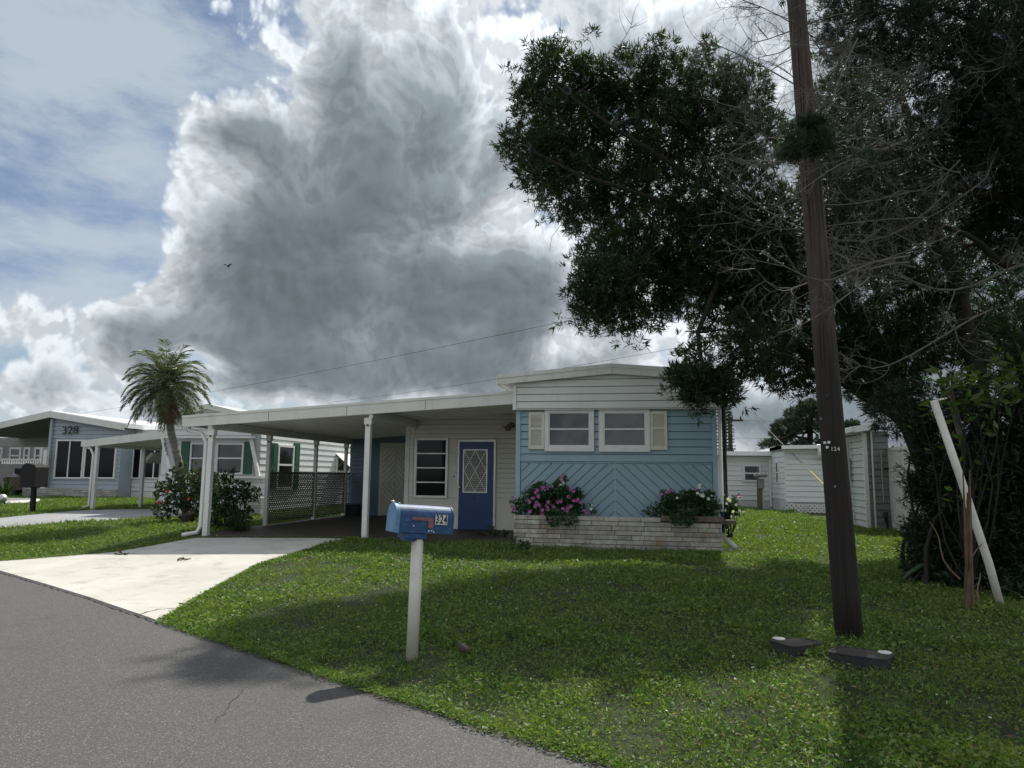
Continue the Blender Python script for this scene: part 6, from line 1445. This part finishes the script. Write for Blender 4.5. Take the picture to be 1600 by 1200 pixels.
# overhanging fringe along the road and the driveway
lawn = quadmesh('lawn_grass', Vg, 'grass', None); lawn['kind'] = 'stuff'
print('blades', n)
def fringe(poly2, n_per, wid):
    P = []
    for a, b in zip(poly2[:-1], poly2[1:]):
        Ln = math.hypot(b[0]-a[0], b[1]-a[1]); k = int(Ln*n_per); t = gr.random(k); w = gr.normal(size=k)*wid; nx_, ny_ = -(b[1]-a[1])/Ln, (b[0]-a[0])/Ln
        P.append(np.stack([a[0]+(b[0]-a[0])*t+nx_*w, a[1]+(b[1]-a[1])*t+ny_*w], -1))
    return np.concatenate(P)
eds = [(p.x, p.y) for p in (G(253, 974), G(262, 976), G(412, 1027), G(484, 1050), G(600, 1089), G(700, 1122), G(800, 1150), G(920, 1188), G(1060, 1235))]
P1 = fringe(eds, 1500, .045); P1 = P1[(edge_s(P1[:, 0], P1[:, 1]) > -.07-.05*fbm2(P1[:, 0], P1[:, 1], 3, 5))]
eds2 = [(p[0], p[1]) for p in DRIVEP[6:13]]; P2 = fringe(eds2, 1100, .022)
eds3 = [(p[0], p[1]) for p in DRIVEP[1:6]]; P3 = fringe(eds3, 700, .03)
P = np.concatenate([P1, P2, P3]); n = len(P); zz_ = gzn(P[:, 0], P[:, 1])+.012
br = gr.random(n) < .6; L = np.where(br, gr.uniform(.018, .036, n), gr.uniform(.03, .06, n)); Wd = np.where(br, L*.45, .0045)
Vf = leafquads(np.stack([P[:, 0], P[:, 1], zz_+gr.uniform(0, .03, n)], -1), unit(np.stack([gr.normal(size=n), gr.normal(size=n), gr.uniform(0, .8, n)], -1)), L, Wd, .5, gr)
fg = quadmesh('edge_grass', Vf, 'grass', None); fg['kind'] = 'stuff'
# taller tufts here and there
V = []; rr = random.Random(41)
for i in range(170):
    u, v = rr.uniform(820, 1600), rr.uniform(1000, 1195)
    if i > 60: u, v = rr.uniform(560, 1500), rr.uniform(850, 1100)
    c = G(u, v)
    if not lawnmask(np.array([c.x]), np.array([c.y]))[0]: continue
    k = rr.randint(8, 22); V.append(leafquads(np.array(c)+gr.normal(size=(k, 3))*[.025, .025, 0], unit(gr.normal(size=(k, 3))*[.7, .7, .1]+[0, 0, .9]), gr.uniform(.06, .13, k), .006, .3, gr))
tf_ = quadmesh('grass_tufts', np.concatenate(V), 'grass', None); tf_['kind'] = 'stuff'
# uncut grass round the feet of posts and boxes
V = []
for c, r, k in ((mbase, .06, 60), (pb, .13, 130), (G(1240, 1010), .22, 110), (G(1345, 1022), .27, 120), (G(1566, 950), .08, 60), (G(1515, 957), .10, 60)):
    a = gr.uniform(0, 6.283, k); q = np.stack([c.x+np.cos(a)*r*gr.uniform(.95, 1.35, k), c.y+np.sin(a)*r*gr.uniform(.95, 1.35, k), np.full(k, c.z)], -1)
    V.append(leafquads(q, unit(gr.normal(size=(k, 3))*[.5, .5, .1]+[0, 0, .9]), gr.uniform(.04, .09, k), .006, .3, gr))
o = quadmesh('uncut_grass', np.concatenate(V), 'grass', None); o['kind'] = 'stuff'
# tiny white clover heads
fx, fy, fd = scatter(300, 3.2, 9.5, 1.3); m = lawnmask(fx, fy) & (fbm2(fx, fy, 1.3, 8) > -.1); fx, fy, fd = fx[m], fy[m], fd[m]; n = len(fx)
C = np.stack([fx, fy, gzn(fx, fy)+gr.uniform(.03, .055, n)], -1); Ck = np.repeat(C, 3, 0); sz = .0065*np.clip(np.repeat(fd, 3)/5, 1, 1.2)
cl_ = quadmesh('clover_flowers', leafquads(Ck, unit(gr.normal(size=(3*n, 3))), sz*2, sz*1.6, .5, gr), 'wpetal', None); cl_['kind'] = 'stuff'
# dry leaves dropped on the lawn under the trees and on the driveway
fx, fy, fd = scatter(5200, 3.4, 13, 1.2); lx_ = M3.inverted(); m = lawnmask(fx, fy) & (fx > -.2+.35*fbm2(fx, fy, 1, 4)); fx, fy, fd = fx[m], fy[m], fd[m]; n = len(fx)
C = np.stack([fx, fy, gzn(fx, fy)+gr.uniform(.02, .045, n)], -1)
dl = quadmesh('fallen_leaves', leafquads(C, unit(gr.normal(size=(n, 3))*[1, 1, .15]), .05, .010, .5, gr), 'palmdead', None); dl['kind'] = 'stuff'
V = []
for (u, v) in ((286, 874.5), (290, 874), (282, 875), (192, 866), (188, 865.5), (196, 866)):
    c = np.array(G(u, v, .02)); V.append(leafquads(np.tile(c, (5, 1))+gr.normal(size=(5, 3))*[.05, .03, .003], unit(gr.normal(size=(5, 3))*[1, 1, .1]), .11, .05, .5, gr))
o = quadmesh('driveway_leaves', np.concatenate(V), 'palmdead', None); o['kind'] = 'stuff'
